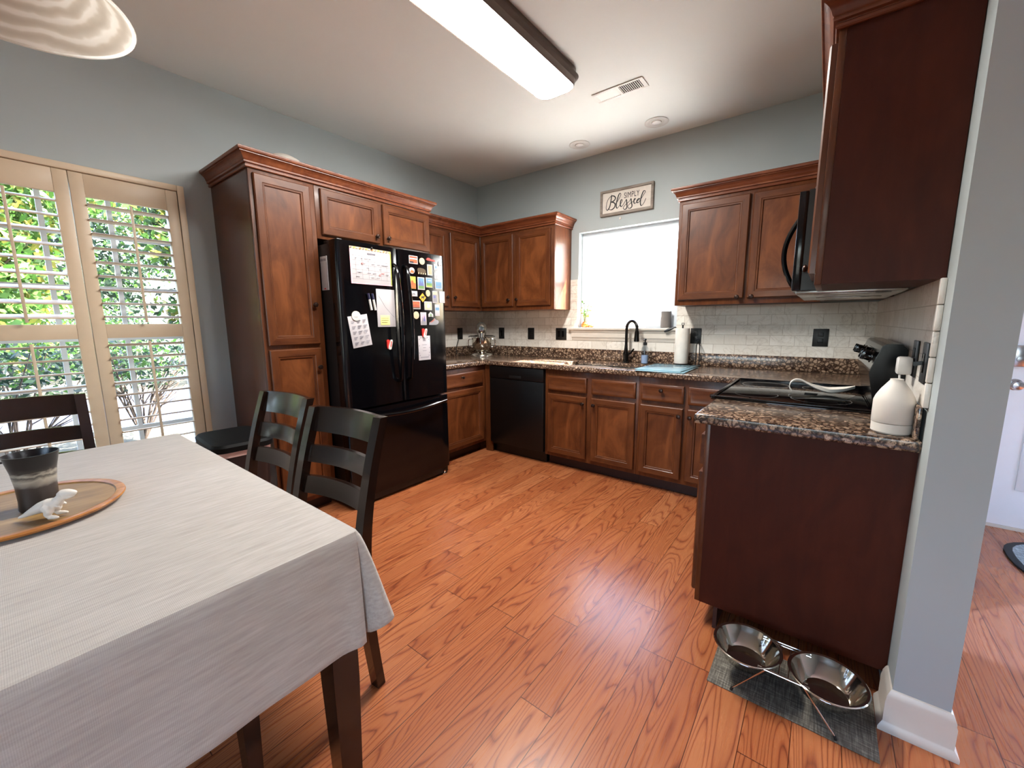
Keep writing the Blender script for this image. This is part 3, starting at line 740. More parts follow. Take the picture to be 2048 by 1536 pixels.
# stand mixer
mx_ = T('stand_mixer', 'silver bowl-lift stand mixer in the back left corner', 'mixer', (.29, -.29, CZ1), math.radians(42))
b = B(); rings = []
for s_, z in ((1, 0), (1, .012), (.94, .024), (.7, .034)): rings.append([(.125 * s_ * math.cos(a) * (1 if math.sin(a) < 0 else .9), (.15 * math.sin(a) + .02) * s_, z) for a in [2 * PI * k / 32 for k in range(32)]])
b.loft(rings, 0, True, True, True); b.part('base', SILVER, mx_)
b = B(); rings = []
for z, w_, dd, yc in ((.03, .06, .05, .12), (.1, .05, .045, .125), (.2, .048, .045, .125), (.26, .052, .055, .12)): rings.append([(w_ * math.cos(a), yc + dd * math.sin(a), z) for a in [2 * PI * k / 20 for k in range(20)]])
b.loft(rings, 0, True, True, True); b.part('column', SILVER, mx_)
b = B(); rings = []
for y, r_, zc in ((.165, .02, .30), (.15, .05, .30), (.10, .062, .302), (.02, .062, .305), (-.06, .058, .305), (-.11, .05, .30), (-.135, .03, .297), (-.14, .01, .297)): rings.append([(r_ * math.cos(a), y, zc + r_ * 1.0 * math.sin(a)) for a in [2 * PI * k / 24 for k in range(24)]])
b.loft(rings, 0, True, True, True); b.part('motor_head', SILVER, mx_)
B().lathe([(.022, .0), (.026, .005), (.026, .012), (.002, .014)], (0, -.137, .297), 20, axis='-y').part('hub_cap', CHROME, mx_)
B().lathe([(.034, .20), (.034, .25)], (0, -.045, 0), 24).part('planetary_hub', CHROME, mx_)
B().lathe([(.045, .035), (.05, .04), (.046, .05), (.07, .07), (.098, .11), (.105, .15), (.106, .2), (.109, .202), (.104, .202), (.1, .15), (.06, .08), (.002, .07)], (0, -.045, 0), 36).part('bowl', BOWLM, mx_)
for s_ in (-1, 1):
    b = B(); b.tube([(s_ * .05, .11, .215), (s_ * .12, .08, .215), (s_ * .135, -.02, .212), (s_ * .135, -.05, .212)], .009, 8); b.part('bowl_arm', SILVER, mx_)
    b = B(); b.tube([(s_ * .106, -.07, .19), (s_ * .14, -.075, .18), (s_ * .142, -.075, .12), (s_ * .1, -.07, .105)], .006, 8); b.part('bowl_handle', CHROME, mx_)
b = B(); b.tube([(.1, -.42, .93), (.06, -.44, .93), (.035, -.42, 1.0), (.02, -.36, 1.10), (.014, -.335, 1.12)], .004, 8)
b.thing('mixer_cord', 'black cord running from the stand mixer to the left wall outlet', 'cord', RUBBER)

# sign over the window
sg = T('wooden_sign', 'white plank sign with black lettering SIMPLY Blessed in grey wooden frame above window', 'sign', (1.743, -.001, 2.197))
GREYW = wood('weathered grey frame wood', '#6F655C', '#8B8177', '#9F968C', 'x', rough=.6, coat=0)
b = B(); X0, X1, Z0, Z1 = -.238, .238, 0, .214
b.box(X0, X0 + .02, -.026, 0, Z0, Z1, .001); b.box(X1 - .02, X1, -.026, 0, Z0, Z1, .001); b.box(X0 + .02, X1 - .02, -.026, 0, Z0, Z0 + .02, .001); b.box(X0 + .02, X1 - .02, -.026, 0, Z1 - .02, Z1, .001)
b.part('frame', GREYW, sg)
b = B(); 
for k in range(3):
    h_ = (Z1 - .04) / 3; b.box(X0 + .02, X1 - .02, -.016, -.002, Z0 + .02 + k * h_ + .0006, Z0 + .02 + (k + 1) * h_ - .0006)
b.box(X0 + .02, X1 - .02, -.014, -.002, Z0 + .02, Z1 - .02, 0, 1)
b.part('board', [plain('white washed plank', '#D8D0C6', .7), plain('plank gap grey', '#B7AEA4', .8)], sg)
STR = {'B': [(1.611,2.367),(1.607,2.336),(1.602,2.303),(1.593,2.268),(1.582,2.253),(1.572,2.245),(1.561,2.259),(1.563,2.292),(1.573,2.327),(1.59,2.348),(1.61,2.359),(1.633,2.354),(1.646,2.338),(1.639,2.321),(1.622,2.312),(1.609,2.309),(1.629,2.302),(1.644,2.286),(1.641,2.263),(1.624,2.248),(1.604,2.244),(1.587,2.254)],
'l': [(1.647,2.284),(1.666,2.306),(1.687,2.337),(1.696,2.356),(1.689,2.367),(1.678,2.36),(1.666,2.329),(1.657,2.294),(1.656,2.264),(1.664,2.248),(1.68,2.26),(1.697,2.281),(1.709,2.299),(1.71,2.308),(1.702,2.313),(1.694,2.297),(1.693,2.27),(1.702,2.255),(1.718,2.267),(1.735,2.291),(1.747,2.306),(1.751,2.278),(1.754,2.247),(1.746,2.23),(1.731,2.228),(1.721,2.241),(1.731,2.257),(1.754,2.273),(1.776,2.29),(1.788,2.306),(1.792,2.277),(1.799,2.246),(1.788,2.23),(1.772,2.23),(1.762,2.243),(1.774,2.262),(1.796,2.274),(1.812,2.283),(1.825,2.293),(1.828,2.3),(1.819,2.299),(1.814,2.282),(1.819,2.262),(1.834,2.266),(1.847,2.279),(1.867,2.29)],
'd': [(1.867,2.29),(1.858,2.295),(1.842,2.283),(1.842,2.266),(1.856,2.264),(1.874,2.286),(1.892,2.312),(1.908,2.334),(1.91,2.345),(1.898,2.349),(1.886,2.33),(1.875,2.297),(1.871,2.263),(1.876,2.238),(1.887,2.236),(1.903,2.255),(1.918,2.287)]}
def smooth(pts, n=5):
    out = []; P_ = [pts[0]] + list(pts) + [pts[-1]]
    for i in range(1, len(P_) - 2):
        p0, p1, p2, p3 = [Vector(p) for p in P_[i - 1:i + 3]]
        for k in range(n):
            t = k / n; out.append(.5 * ((2 * p1) + (-p0 + p2) * t + (2 * p0 - 5 * p1 + 4 * p2 - p3) * t * t + (-p0 + 3 * p1 - 3 * p2 + p3) * t ** 3))
    out.append(Vector(pts[-1])); return out
b = B()
for key, pts in STR.items():
    q = smooth([(p[0] - 1.743, -.0175, p[1] - 2.197) for p in pts]); rr = []
    for i in range(len(q)):
        d_ = (q[min(i + 1, len(q) - 1)] - q[max(i - 1, 0)]); rr.append(.0046 if d_.z < -.0012 else .0024)
    rr = [sum(rr[max(0, i - 2):i + 3]) / len(rr[max(0, i - 2):i + 3]) for i in range(len(rr))]
    t_ = B(); t_.tube(q, rr, 8)
    for v in t_.bm.verts: v.co.y = -.0175 + (v.co.y + .0175) * .25
    me_ = bpy.data.meshes.new('tmp'); t_.bm.to_mesh(me_); b.bm.from_mesh(me_); bpy.data.meshes.remove(me_); t_.bm.free()
b.part('script_lettering', INKD, sg)
def text_mesh(txt, size, space=1.0):
    cu = bpy.data.curves.new('t', 'FONT'); cu.body = txt; cu.size = size; cu.extrude = .0004; cu.space_character = space
    o = bpy.data.objects.new('t', cu); COL.objects.link(o); bpy.context.view_layer.update()
    me = bpy.data.meshes.new_from_object(o); bpy.data.objects.remove(o); bpy.data.curves.remove(cu)
    return me
me_ = text_mesh('SIMPLY', .06, 1.08); b = B(); b.bm.from_mesh(me_); xs_ = [v.co.x for v in b.bm.verts]; ys_ = [v.co.y for v in b.bm.verts]
sx_ = .134 / (max(xs_) - min(xs_)); sy_ = .046 / (max(ys_) - min(ys_)); mx0, my0 = min(xs_), min(ys_)
for v in b.bm.verts: v.co = Vector(((v.co.x - mx0) * sx_ + 1.726 - 1.743, -.0170 - v.co.z, (v.co.y - my0) * sy_ + .122))
b.part('capital_lettering', INKD, sg)

# window sill things
vs = T('sprig_vase', 'small orange vase with leafy sprig at the left end of the window sill', 'vase', (1.345, .03, BW[2]))
B().lathe([(.018, 0), (.028, .004), (.034, .02), (.03, .038), (.016, .048), (.018, .056)], (0, 0, 0), 20).part('orange_pot', plain('orange glass', '#D8642A', .25), vs)
b = B()
for k in range(5):
    a = k * 1.3; b.tube([(0, 0, .03), (.01 * math.cos(a), .01 * math.sin(a), .1), (.035 * math.cos(a) + .01 * k, .02 * math.sin(a), .16 + .018 * k)], .0015, 6)
b.part('stems', LEAFG, vs)
b = B()
for k in range(26):
    a = rnd.uniform(0, 6.28); h_ = rnd.uniform(.09, .25); r_ = .012 + .03 * rnd.random(); c = Vector((r_ * math.cos(a) * 1.4 + .012, r_ * math.sin(a) * .8, h_)); s_ = rnd.uniform(.010, .018)
    u = Vector((rnd.uniform(-1, 1), rnd.uniform(-.4, .4), rnd.uniform(-1, 1))).normalized(); v_ = u.cross(Vector((0, 1, .3))).normalized()
    b.quad([c - u * s_, c - v_ * s_ * .5, c + u * s_, c + v_ * s_ * .5], 0 if rnd.random() < .7 else 1)
b.part('leaves', [LEAFG, LEAFY], vs)
B().lathe([(.01, 0), (.02, .001), (.023, .012), (.019, .022), (.002, .024)], (1.41, .03, BW[2]), 16).thing('orange_pebble', 'tiny orange ornament beside the sprig vase on the sill', 'ornament', plain('orange glass', '#D8642A'))
B().lathe([(.035, 0), (.042, .003), (.042, .135), (.038, .14), (.034, .139), (.03, .133), (.002, .132)], (2.118, .025, BW[2]), 32).thing('grey_canister', 'grey cylindrical speaker standing at the right end of the window sill', 'speaker', plain('grey canister cloth', '#77716C', .7))
B().lathe([(.005, 0), (.012, .002), (.009, .008), (.002, .009)], (1.69, -.0005, 2.163), 12, axis='-y').thing('wall_pin', 'small white hook on the wall between sign and window', 'hook', WHITEP)

# ------------------------------------------------------------ refrigerator
fr = T('refrigerator', 'large black french door refrigerator covered with magnets', 'refrigerator', (.40, -1.72, 0))
FY0, FY1, FS = -2.166, -1.268, -1.708
B().box(.03, .70, FY0 + .004, FY1 - .004, .03, 1.765, .006).part('body', BLACKM, fr, world=True)
def fdoor(y0, y1, z0, z1, name='door'):
    b = B(); n = 12; prof = [(.704, y0), (.768, y0), (.777, y0 + .006)]
    for k in range(n + 1):
        t = k / n; prof.append((.781 + .009 * math.sin(PI * t), y0 + .014 + (y1 - y0 - .028) * t))
    prof += [(.777, y1 - .006), (.768, y1), (.704, y1)]
    b.prism(prof, z0, z1, 'z'); return b.part(name, BLACKG, fr, world=True)
dl = fdoor(FY0, FS - .003, .70, 1.78); dr = fdoor(FS + .003, FY1, .70, 1.78); df = fdoor(FY0, FY1, .075, .684, 'freezer_drawer')
def fhandle(par, y):
    b = B(); pts = [(.785, y, 1.665), (.81, y, 1.655)] + [(.825 + .03 * math.sin(PI * k / 12), y, 1.64 - .77 * k / 12) for k in range(13)] + [(.81, y, .86), (.785, y, .85)]
    b.tube(pts, .013, 10); b.part('handle', BLACKG, par, world=True)
fhandle(dl, -1.752); fhandle(dr, -1.664)
b = B(); pts = [(.785, -2.12, .625), (.81, -2.112, .63)] + [(.825 + .028 * math.sin(PI * k / 14), -2.10 + .765 * k / 14, .65 - .022 * math.sin(PI * k / 14)) for k in range(15)] + [(.81, -1.325, .63), (.785, -1.317, .625)]
b.tube(pts, .013, 10); b.part('handle', BLACKG, df, world=True)
B().box(.10, .76, FY0 + .01, FY1 - .01, .02, .07).part('base_grille', BLACKM, fr, world=True)
for y in (FY0 + .05, FY1 - .05): B().lathe([(.02, 0.001), (.024, .006), (.024, .02), (.008, .026), (.008, .04)], (.765, y, 0), 20).part('levelling_foot', CHROME, fr, world=True, label='shiny round levelling foot')
B().box(.60, .76, FY0 + .02, FY0 + .06, 1.765, 1.79, .005).part('hinge_cover', BLACKM, fr, world=True)
FX = .7895
def mag(name, label, cat, y0, y1, z0, z1, mats, shapes=(), th=.003, group='fridge magnets', rot=0, rim=None, round_=False):
    """flat thing on the refrigerator front; shapes: (u0,u1,v0,v1,mat) in unit coordinates drawn as print"""
    b = B(); yc, zc, w_, h_ = (y0 + y1) / 2, (z0 + z1) / 2, (y1 - y0), (z1 - z0)
    if round_: b.lathe([(.5, 0), (.5, th), (.46, th + .0004)], (0, 0, 0), 24, axis='x', m=0); b.bm.transform(Matrix.Diagonal((1, w_, h_, 1)))
    else: b.box(0, th, -w_ / 2, w_ / 2, -h_ / 2, h_ / 2, min(.0008, th * .3))
    for k, (u0, u1, v0, v1, m) in enumerate(shapes):
        x = th + .0003 + .00012 * k
        if isinstance(u0, list):
            b.bm.faces.new([b.bm.verts.new((x, (p[0] - .5) * w_, (p[1] - .5) * h_)) for p in u0]).material_index = m
        else:
            a = [(u0, v0), (u1, v0), (u1, v1), (u0, v1)]
            b.bm.faces.new([b.bm.verts.new((x, (p[0] - .5) * w_, (p[1] - .5) * h_)) for p in a]).material_index = m
    b.xf(Matrix.Translation((FX, yc, zc)) @ Matrix.Rotation(rot, 4, 'X'))
    bmesh.ops.recalc_face_normals(b.bm, faces=b.bm.faces)
    return b.thing(name, label, cat, mats, group)
PL = lambda p, m: (p, 0, 0, 0, m)
tri = lambda u0, u1, v0, pk, m: ([(u0, v0), (u1, v0), ((u0 + u1) / 2, pk)], 0, 0, 0, m)
mag('fridge_magnet', 'red and white striped landscape magnet at the top left of the right door', 'magnet', -1.617, -1.541, 1.690, 1.747, [PAPER, BRICK, ORANGE, INKD], ((.06, .94, .1, .92, 1), (.06, .94, .55, .7, 0), (.06, .94, .35, .45, 2), (.06, .5, .1, .28, 3)))
mag('fridge_magnet', 'round cream magnet with dark centre in the top row', 'magnet', -1.525, -1.475, 1.692, 1.741, [CREAMP, BROWNP], (PL([(.5 + .28 * math.cos(a), .5 + .28 * math.sin(a)) for a in [2 * PI * k / 14 for k in range(14)]], 1), PL([(.5 + .15 * math.cos(a), .55 + .12 * math.sin(a)) for a in [2 * PI * k / 10 for k in range(10)]], 0)), round_=True)
b = B(); b.prism([(-1.462, 1.733), (-1.452, 1.741), (-1.447, 1.747), (-1.43, 1.747), (-1.42, 1.741), (-1.39, 1.738), (-1.375, 1.735), (-1.371, 1.729), (-1.38, 1.727), (-1.45, 1.728)], FX, FX + .006, 'x'); b.thing('fridge_magnet', 'red car-shaped magnet in the top row', 'magnet', RED, 'fridge magnets')
b = B(); b.prism([(-1.336, 1.712), (-1.332, 1.733), (-1.318, 1.729), (-1.302, 1.733), (-1.298, 1.705), (-1.315, 1.709), (-1.33, 1.699)], FX, FX + .004, 'x'); b.thing('fridge_magnet', 'ragged white magnet at the top right corner of the door', 'magnet', PAPER, 'fridge magnets')
mag('fridge_magnet', 'rounded magnet with orange rock and blue sky below the striped one', 'magnet', -1.619, -1.572, 1.619, 1.663, [PAPER, BLUEP, ORANGE], (PL([(.1, .15), (.9, .15), (.88, .6), (.7, .88), (.3, .88), (.12, .6)], 1), PL([(.12, .15), (.88, .15), (.8, .55), (.6, .5), (.5, .7), (.3, .5)], 2)), round_=True)
b = B()
b.prism([(-1.547, 1.652), (-1.54, 1.664), (-1.52, 1.667), (-1.49, 1.664), (-1.472, 1.655), (-1.468, 1.64), (-1.472, 1.621), (-1.478, 1.621), (-1.484, 1.638), (-1.492, 1.622), (-1.499, 1.622), (-1.503, 1.638), (-1.512, 1.622), (-1.519, 1.622), (-1.524, 1.64), (-1.533, 1.622), (-1.540, 1.622)], FX, FX + .004, 'x', 0)
for y in (-1.54, -1.519, -1.499, -1.478): b.box(FX + .004, FX + .0052, y - .001, y + .008, 1.622, 1.632, 0, 1)
b.thing('fridge_magnet', 'magnet shaped like walking brown bears with pale paws', 'magnet', [BROWNP, CREAMP], 'fridge magnets')
mag('fridge_magnet', 'tall magnet with brown vertical stripes in a white border', 'magnet', -1.452, -1.401, 1.620, 1.700, [PAPER, CREAMP, BRICK], ((.1, .9, .06, .94, 1), (.25, .35, .1, .9, 2), (.47, .55, .1, .9, 2), (.68, .76, .1, .9, 2)))
mag('fridge_magnet', 'small pale rectangular magnet just below the ragged one', 'magnet', -1.384, -1.347, 1.665, 1.709, [PAPER, BLUEP], ((.3, .8, .3, .7, 1),))
mag('fridge_magnet', 'small white notched magnet under the pale rectangular one', 'magnet', -1.382, -1.34, 1.598, 1.646, [PAPER, GREYP], ((.2, .85, .42, .5, 1), (.2, .7, .2, .27, 1)))
mag('fridge_magnet', 'lime and orange desert poster magnet by the handle', 'magnet', -1.628, -1.566, 1.512, 1.600, [YGREEN, ORANGE, BRICK], (PL([(.02, .02), (.98, .02), (.98, .45), (.7, .5), (.62, .68), (.38, .68), (.3, .5), (.02, .5)], 1), (.42, .58, .3, .56, 2)))
mag('fridge_magnet', 'white-bordered magnet of violet mountains', 'magnet', -1.549, -1.484, 1.509, 1.600, [PAPER, BLUEP, NAVY, GREENP], ((.1, .9, .08, .93, 1), tri(.1, .6, .3, .8, 2), tri(.4, .9, .3, .75, 2), (.1, .9, .08, .32, 3)))
mag('fridge_magnet', 'landscape magnet with blue sky, clouds and green meadow', 'magnet', -1.471, -1.406, 1.530, 1.603, [PAPER, BLUEP, GREENP, YGREEN], ((.06, .94, .06, .94, 1), (.06, .94, .06, .45, 2), (.06, .94, .06, .2, 3), (.3, .8, .65, .75, 0)))
mag('fridge_magnet', 'wide pale blue magnet beside the meadow magnet', 'magnet', -1.378, -1.302, 1.523, 1.585, [PAPER, BLUEP, GREYP], ((.08, .92, .1, .9, 1), (.2, .8, .3, .4, 2)))
mag('fridge_magnet', 'small white magnet with grey sketch under the desert poster', 'magnet', -1.618, -1.555, 1.458, 1.497, [PAPER, GREYP], ((.2, .7, .3, .5, 1), (.35, .6, .5, .65, 1)))
mag('fridge_magnet', 'small oval magnet of an orange rock spire', 'magnet', -1.475, -1.433, 1.462, 1.511, [CREAMP, BRICK], (PL([(.3, .2), (.7, .15), (.75, .5), (.55, .85), (.35, .6)], 1),), round_=True)
b = B(); b.prism([(-1.507, 1.485), (-1.475, 1.452), (-1.507, 1.419), (-1.539, 1.452)], FX, FX + .003, 'x', 0)
b.prism([(-1.521, 1.458), (-1.517, 1.462), (-1.5, 1.46), (-1.494, 1.468), (-1.489, 1.464), (-1.493, 1.455), (-1.497, 1.452), (-1.496, 1.438), (-1.500, 1.438), (-1.503, 1.45), (-1.513, 1.45), (-1.518, 1.438), (-1.521, 1.439), (-1.518, 1.451)], FX + .003, FX + .0036, 'x', 1)
b.thing('fridge_magnet', 'yellow diamond warning sign magnet with leaping deer', 'magnet', [YELL, INKD], 'fridge magnets')
mag('fridge_magnet', 'pale yellow and blue-grey tall magnet near the right edge', 'magnet', -1.409, -1.358, 1.417, 1.507, [PAPER, CREAMP, NAVY, GREYP], ((.08, .92, .7, .94, 1), (.08, .92, .06, .7, 3), (.2, .6, .4, .62, 2)))
mag('fridge_magnet', 'blank white card magnet at the right edge of the door', 'magnet', -1.335, -1.275, 1.420, 1.509, [PAPER, GREYP], ((.3, .4, .55, .58, 1),))
mag('fridge_magnet', 'white-bordered magnet of a red canyon by the handle', 'magnet', -1.608, -1.532, 1.366, 1.428, [PAPER, BRICK, ORANGE, BROWNP], ((.08, .92, .1, .9, 1), ([(.08, .5), (.5, .6), (.92, .4), (.92, .6), (.5, .8), (.08, .7)], 0, 0, 0, 2), (.08, .92, .1, .22, 3)))
mag('fridge_magnet', 'pale pink magnet with a faint map drawing', 'magnet', -1.494, -1.419, 1.361, 1.425, [PAPER, CREAMP, PINK], ((.07, .93, .08, .92, 1), ([(.3, .3), (.6, .2), (.8, .5), (.6, .8), (.35, .7)], 0, 0, 0, 2)))
mag('fridge_magnet', 'tall white and blue magnet above the mountain state shape', 'magnet', -1.388, -1.337, 1.317, 1.405, [PAPER, BLUEP], ((.12, .88, .5, .75, 1),))
mag('fridge_magnet', 'round cream magnet with a small dark bird', 'magnet', -1.598, -1.548, 1.294, 1.349, [CREAMP, BROWNP], (PL([(.3, .55), (.5, .5), (.7, .62), (.6, .45), (.55, .3), (.45, .42)], 1),), round_=True)
mag('fridge_magnet', 'tall magnet with pink sky over grey mountains', 'magnet', -1.535, -1.479, 1.249, 1.344, [PAPER, PINK, GREYP, NAVY], ((.08, .92, .05, .95, 1), tri(.08, .7, .2, .7, 2), tri(.4, .92, .2, .8, 3), (.08, .92, .05, .3, 2)))
b = B(); b.prism([(-1.457, 1.31), (-1.457, 1.33), (-1.435, 1.348), (-1.41, 1.33), (-1.409, 1.31), (-1.43, 1.314)], FX, FX + .003, 'x', 0); b.prism([(-1.447, 1.317), (-1.433, 1.337), (-1.42, 1.317)], FX + .003, FX + .0034, 'x', 1)
b.thing('fridge_magnet', 'small white tent-shaped magnet', 'magnet', [PAPER, GREENP], 'fridge magnets')
b = B(); b.prism([(-1.455, 1.25), (-1.45, 1.268), (-1.43, 1.276), (-1.41, 1.289), (-1.395, 1.301), (-1.38, 1.288), (-1.36, 1.285), (-1.35, 1.272), (-1.36, 1.256), (-1.38, 1.249), (-1.42, 1.249)], FX, FX + .003, 'x', 0)
b.prism([(-1.45, 1.266), (-1.43, 1.276), (-1.41, 1.289), (-1.395, 1.3), (-1.4, 1.285), (-1.425, 1.27)], FX + .003, FX + .0034, 'x', 1)
b.thing('fridge_magnet', 'grey and red state-shaped magnet below all the others', 'magnet', [GREYP, BRICK], 'fridge magnets')
# papers on the left door
sh = [(0, 1, .94, 1.0, 1), (.0, .025, 0, .94, 2), (.975, 1, 0, .94, 3), (0, 1, 0, .02, 2)]
for k in range(6): sh.append((.04, .96, .14 + k * .125, .1435 + k * .125, 4))
for k in range(6): sh.append((.06 + k * .15 + .06, .063 + k * .15 + .06, .14, .77, 4))
sh.append((.4, .6, .83, .87, 4))
rr_ = random.Random(3)
for k in range(22): u = rr_.uniform(.06, .85); v_ = rr_.choice([.19, .31, .44, .56, .69]); sh.append((u, u + rr_.uniform(.03, .09), v_, v_ + .012, 4))
for (u, v_) in ((.27, .57), (.69, .29)): sh.append(([(u + .022 * math.cos(a), v_ + .025 * math.sin(a)) for a in [2 * PI * k / 12 for k in range(12)]], 0, 0, 0, 5)); sh.append(([(u + .014 * math.cos(a), v_ + .017 * math.sin(a)) for a in [2 * PI * k / 12 for k in range(12)]], 0, 0, 0, 0))
sh.append((.72, .8, .33, .345, 5))
for k in range(14): sh.append((k / 14 + .01, k / 14 + .045, .955, .985, (4, 3, 2, 6)[k % 4]))
mag('wall_calendar', 'white monthly calendar sheet with colourful border on the left refrigerator door', 'calendar', -2.084, -1.774, 1.518, 1.749, [PAPER, CREAMP, PINK, YGREEN, INK, RED, ORANGE], sh, .0012, None)
b = B(); b.sphere((FX + .006, -1.925, 1.752), .008, 0, 10, 6); b.thing('fridge_magnet', 'small dark magnet holding the top of the calendar', 'magnet', INKD, 'fridge magnets')
mag('white_board', 'pale memo board with rounded corners and pencil lines on the left door', 'memo board', -1.908, -1.757, 1.24, 1.494, [PAPER, GREYP], (([(.1, .82), (.2, .74), (.45, .52), (.8, .32), (.95, .25), (.95, .262), (.8, .332), (.46, .533), (.21, .755), (.11, .83)], 0, 0, 0, 1),), .003, None)
mag('sticky_note', 'yellow sticky note with three scribbled lines on the memo board', 'note', -1.884, -1.808, 1.252, 1.318, [POST, INKD], tuple((.12 + .08 * (k % 3) + .0, .12 + .08 * (k % 3) + .05, .72 - .2 * (k // 6) , .78 - .2 * (k // 6), 1) if False else (.10 + .13 * (k % 6), .18 + .13 * (k % 6), .70 - .22 * (k // 6), .755 - .22 * (k // 6), 1) for k in range(17)), .0015, None).location.x += .0036
for k, (y, lab) in enumerate(((-1.966, 'left one of two white markers with dark caps on the left door'), (-1.936, 'right one of two white markers with dark caps on the left door'))):
    mk = T('marker_pen', lab, 'marker', (FX + .009, y, 1.352), 0, 'white markers on the refrigerator')
    B().tube([(0, .012, 0), (0, 0, .07)], .008, 12).part('barrel', WHITEP, mk)
    B().tube([(0, 0, .07), (0, -.008, .108)], .0088, 12).part('cap', plain('dark blue cap', '#1A1838', .4), mk)
sh = []
for c_ in range(3):
    for r_ in range(5):
        for l_ in range(3): sh.append((.12 + c_ * .29, .12 + c_ * .29 + (.2, .16, .12)[l_], .83 - r_ * .17 - l_ * .035, .845 - r_ * .17 - l_ * .035, 1))
mag('paper_sheet', 'tilted white sheet of printed columns under the round magnet', 'paper', -2.11, -1.972, 1.112, 1.318, [PAPER, INK], sh, .001, None, rot=math.radians(8))
mag('fridge_magnet', 'large round white clip magnet holding the tilted sheet', 'magnet', -2.095, -2.035, 1.282, 1.344, [WHITEP, GREYP], (([(.5, .5), (.75, .8), (.85, .6)], 0, 0, 0, 1), (.25, .7, .4, .44, 1), (.3, .65, .3, .33, 1)), .006, round_=True)
def clip(lab, y, z):
    r = T('magnetic_clip', lab, 'clip', (FX + .001, y, z - .03), 0, 'red and white magnetic clips')
    B().prism([(-.022, .02), (-.018, .0), (-.006, -.004), (.006, .0), (.01, .02), (.0, .06), (-.012, .064), (-.022, .055)], .0, .008, 'x').part('back_jaw', RED, r)
    b = B(); b.prism([(-.016, .0), (-.008, -.006), (.006, -.004), (.02, .05), (.018, .062), (.006, .062), (-.012, .02)], .009, .016, 'x', 0); b.prism([(-.002, .012), (.004, .012), (.013, .05), (.006, .052)], .016, .0166, 'x', 1)
    b.part('front_jaw', [WHITEP, RED], r)
clip('red and white magnetic clip alone on the left refrigerator door', -1.822, 1.118)
clip('red and white magnetic clip holding a card on the right refrigerator door', -1.507, 1.19)
sh = [(.38, .62, .78, .8, 1), (.3, .7, .62, .64, 1), (.38, .62, .5, .52, 1), (.34, .66, .38, .4, 1), (.15, .85, .1, .13, 1)]
for u, v_ in ((.08, .86), (.2, .92), (.75, .92), (.88, .84), (.06, .3), (.1, .2), (.9, .3), (.85, .18), (.92, .5), (.06, .6)): sh.append(([(u - .04, v_), (u, v_ + .035), (u + .05, v_), (u, v_ - .025)], 0, 0, 0, 1))
mag('paper_sheet', 'white card with floral corners under the clip on the right door', 'paper', -1.565, -1.45, .984, 1.168, [PAPER, GREYP], sh, .0012, None)
def door_x(y):
    a, c = (FY0, FS - .003) if y < FS else (FS + .003, FY1)
    t = (y - a - .014) / (c - a - .028); return .781 + .009 * math.sin(PI * min(1, max(0, t)))
for o_ in list(COL.objects):
    if 'category' in o_ and .786 < o_.location.x < .81 and FY0 < o_.location.y < FY1 and o_.location.z > .9:
        y_ = o_.location.y; o_.location.x += door_x(y_) - .789 + .0003; o_.rotation_euler.z = -math.atan((door_x(y_ + .01) - door_x(y_ - .01)) / .02)
# notepad on the refrigerator side
b = B(); b.box(.585, .665, FY0 - .002, FY0 + .003, 1.478, 1.690, .001, 0)
for k in range(5): b.box(.592 + k * .014, .60 + k * .014, FY0 - .0026, FY0 - .002, 1.66, 1.675, 0, 1)
for (a, c_, e_, f_) in ((.588, .591, 1.49, 1.65), (.659, .662, 1.49, 1.65)): b.box(a, c_, FY0 - .0026, FY0 - .002, e_, f_, 0, 1)
b.box(.615, .635, FY0 - .0026, FY0 - .002, 1.484, 1.492, 0, 2)
b.thing('magnetic_notepad', 'narrow white notepad on the side of the refrigerator', 'notepad', [PAPER, INK, RED])

# ------------------------------------------------------------ range and microwave
RY0, RY1 = -1.485, -.727
rg = T('electric_range', 'black electric range with glass cooktop along the right wall', 'range', (3.13, -1.106, 0))
B().box(2.835, 3.44, RY0 + .003, RY1 - .003, .03, .898).part('body', BLACKM, rg, world=True)
B().box(2.80, 2.835, RY0 + .004, RY1 - .004, .25, .85, .006).part('oven_door', BLACKG, rg, world=True)
B().box(2.80, 2.835, RY0 + .004, RY1 - .004, .04, .245, .006).part('storage_drawer', BLACKG, rg, world=True)
b = B(); b.tube([(2.805, RY0 + .06, .80), (2.77, RY0 + .05, .80), (2.765, -1.106, .80), (2.77, RY1 - .05, .80), (2.805, RY1 - .06, .80)], .013, 10); b.part('oven_handle', BLACKG, rg, world=True)
b = B(); b.box(2.806, 3.395, RY0 + .002, RY1 - .002, .898, .909, .004)
b.box(2.83, 3.375, RY0 + .022, RY1 - .022, .909, .9125, .0015); b.part('cooktop', [BLACKGL], rg, world=True)
b = B(); b.box(2.806, 2.822, RY0 + .002, RY1 - .002, .909, .9165, .003); b.box(3.385, 3.40, RY0 + .002, RY1 - .002, .909, .92, .003); b.box(2.82, 3.39, RY0 + .002, RY0 + .014, .909, .9165, .003); b.box(2.82, 3.39, RY1 - .014, RY1 - .002, .909, .9165, .003)
b.part('cooktop_trim', BLACKG, rg, world=True)
BURN = plain('grey burner ring print', '#2A2A2C', .15)
for (x, y, r_) in ((2.97, -1.30, .09), (2.97, -.93, .11), (3.22, -1.30, .11), (3.22, -.93, .08)):
    b = B(); b.lathe([(r_ - .002, .9126), (r_, .9128), (r_ + .002, .9126)], (x, y, 0), 40, cap0=False, cap1=False); b.part('burner_ring', BURN, rg, world=True)
b = B(); prof = [(3.385, .90), (3.385, .925), (3.36, 1.062), (3.362, 1.075), (3.39, 1.166), (3.402, 1.175), (3.444, 1.175), (3.462, 1.155), (3.462, .90)]
b.prism(prof, RY0 + .012, RY1 - .012, 'y'); b.part('backguard', BLACKG, rg, world=True)
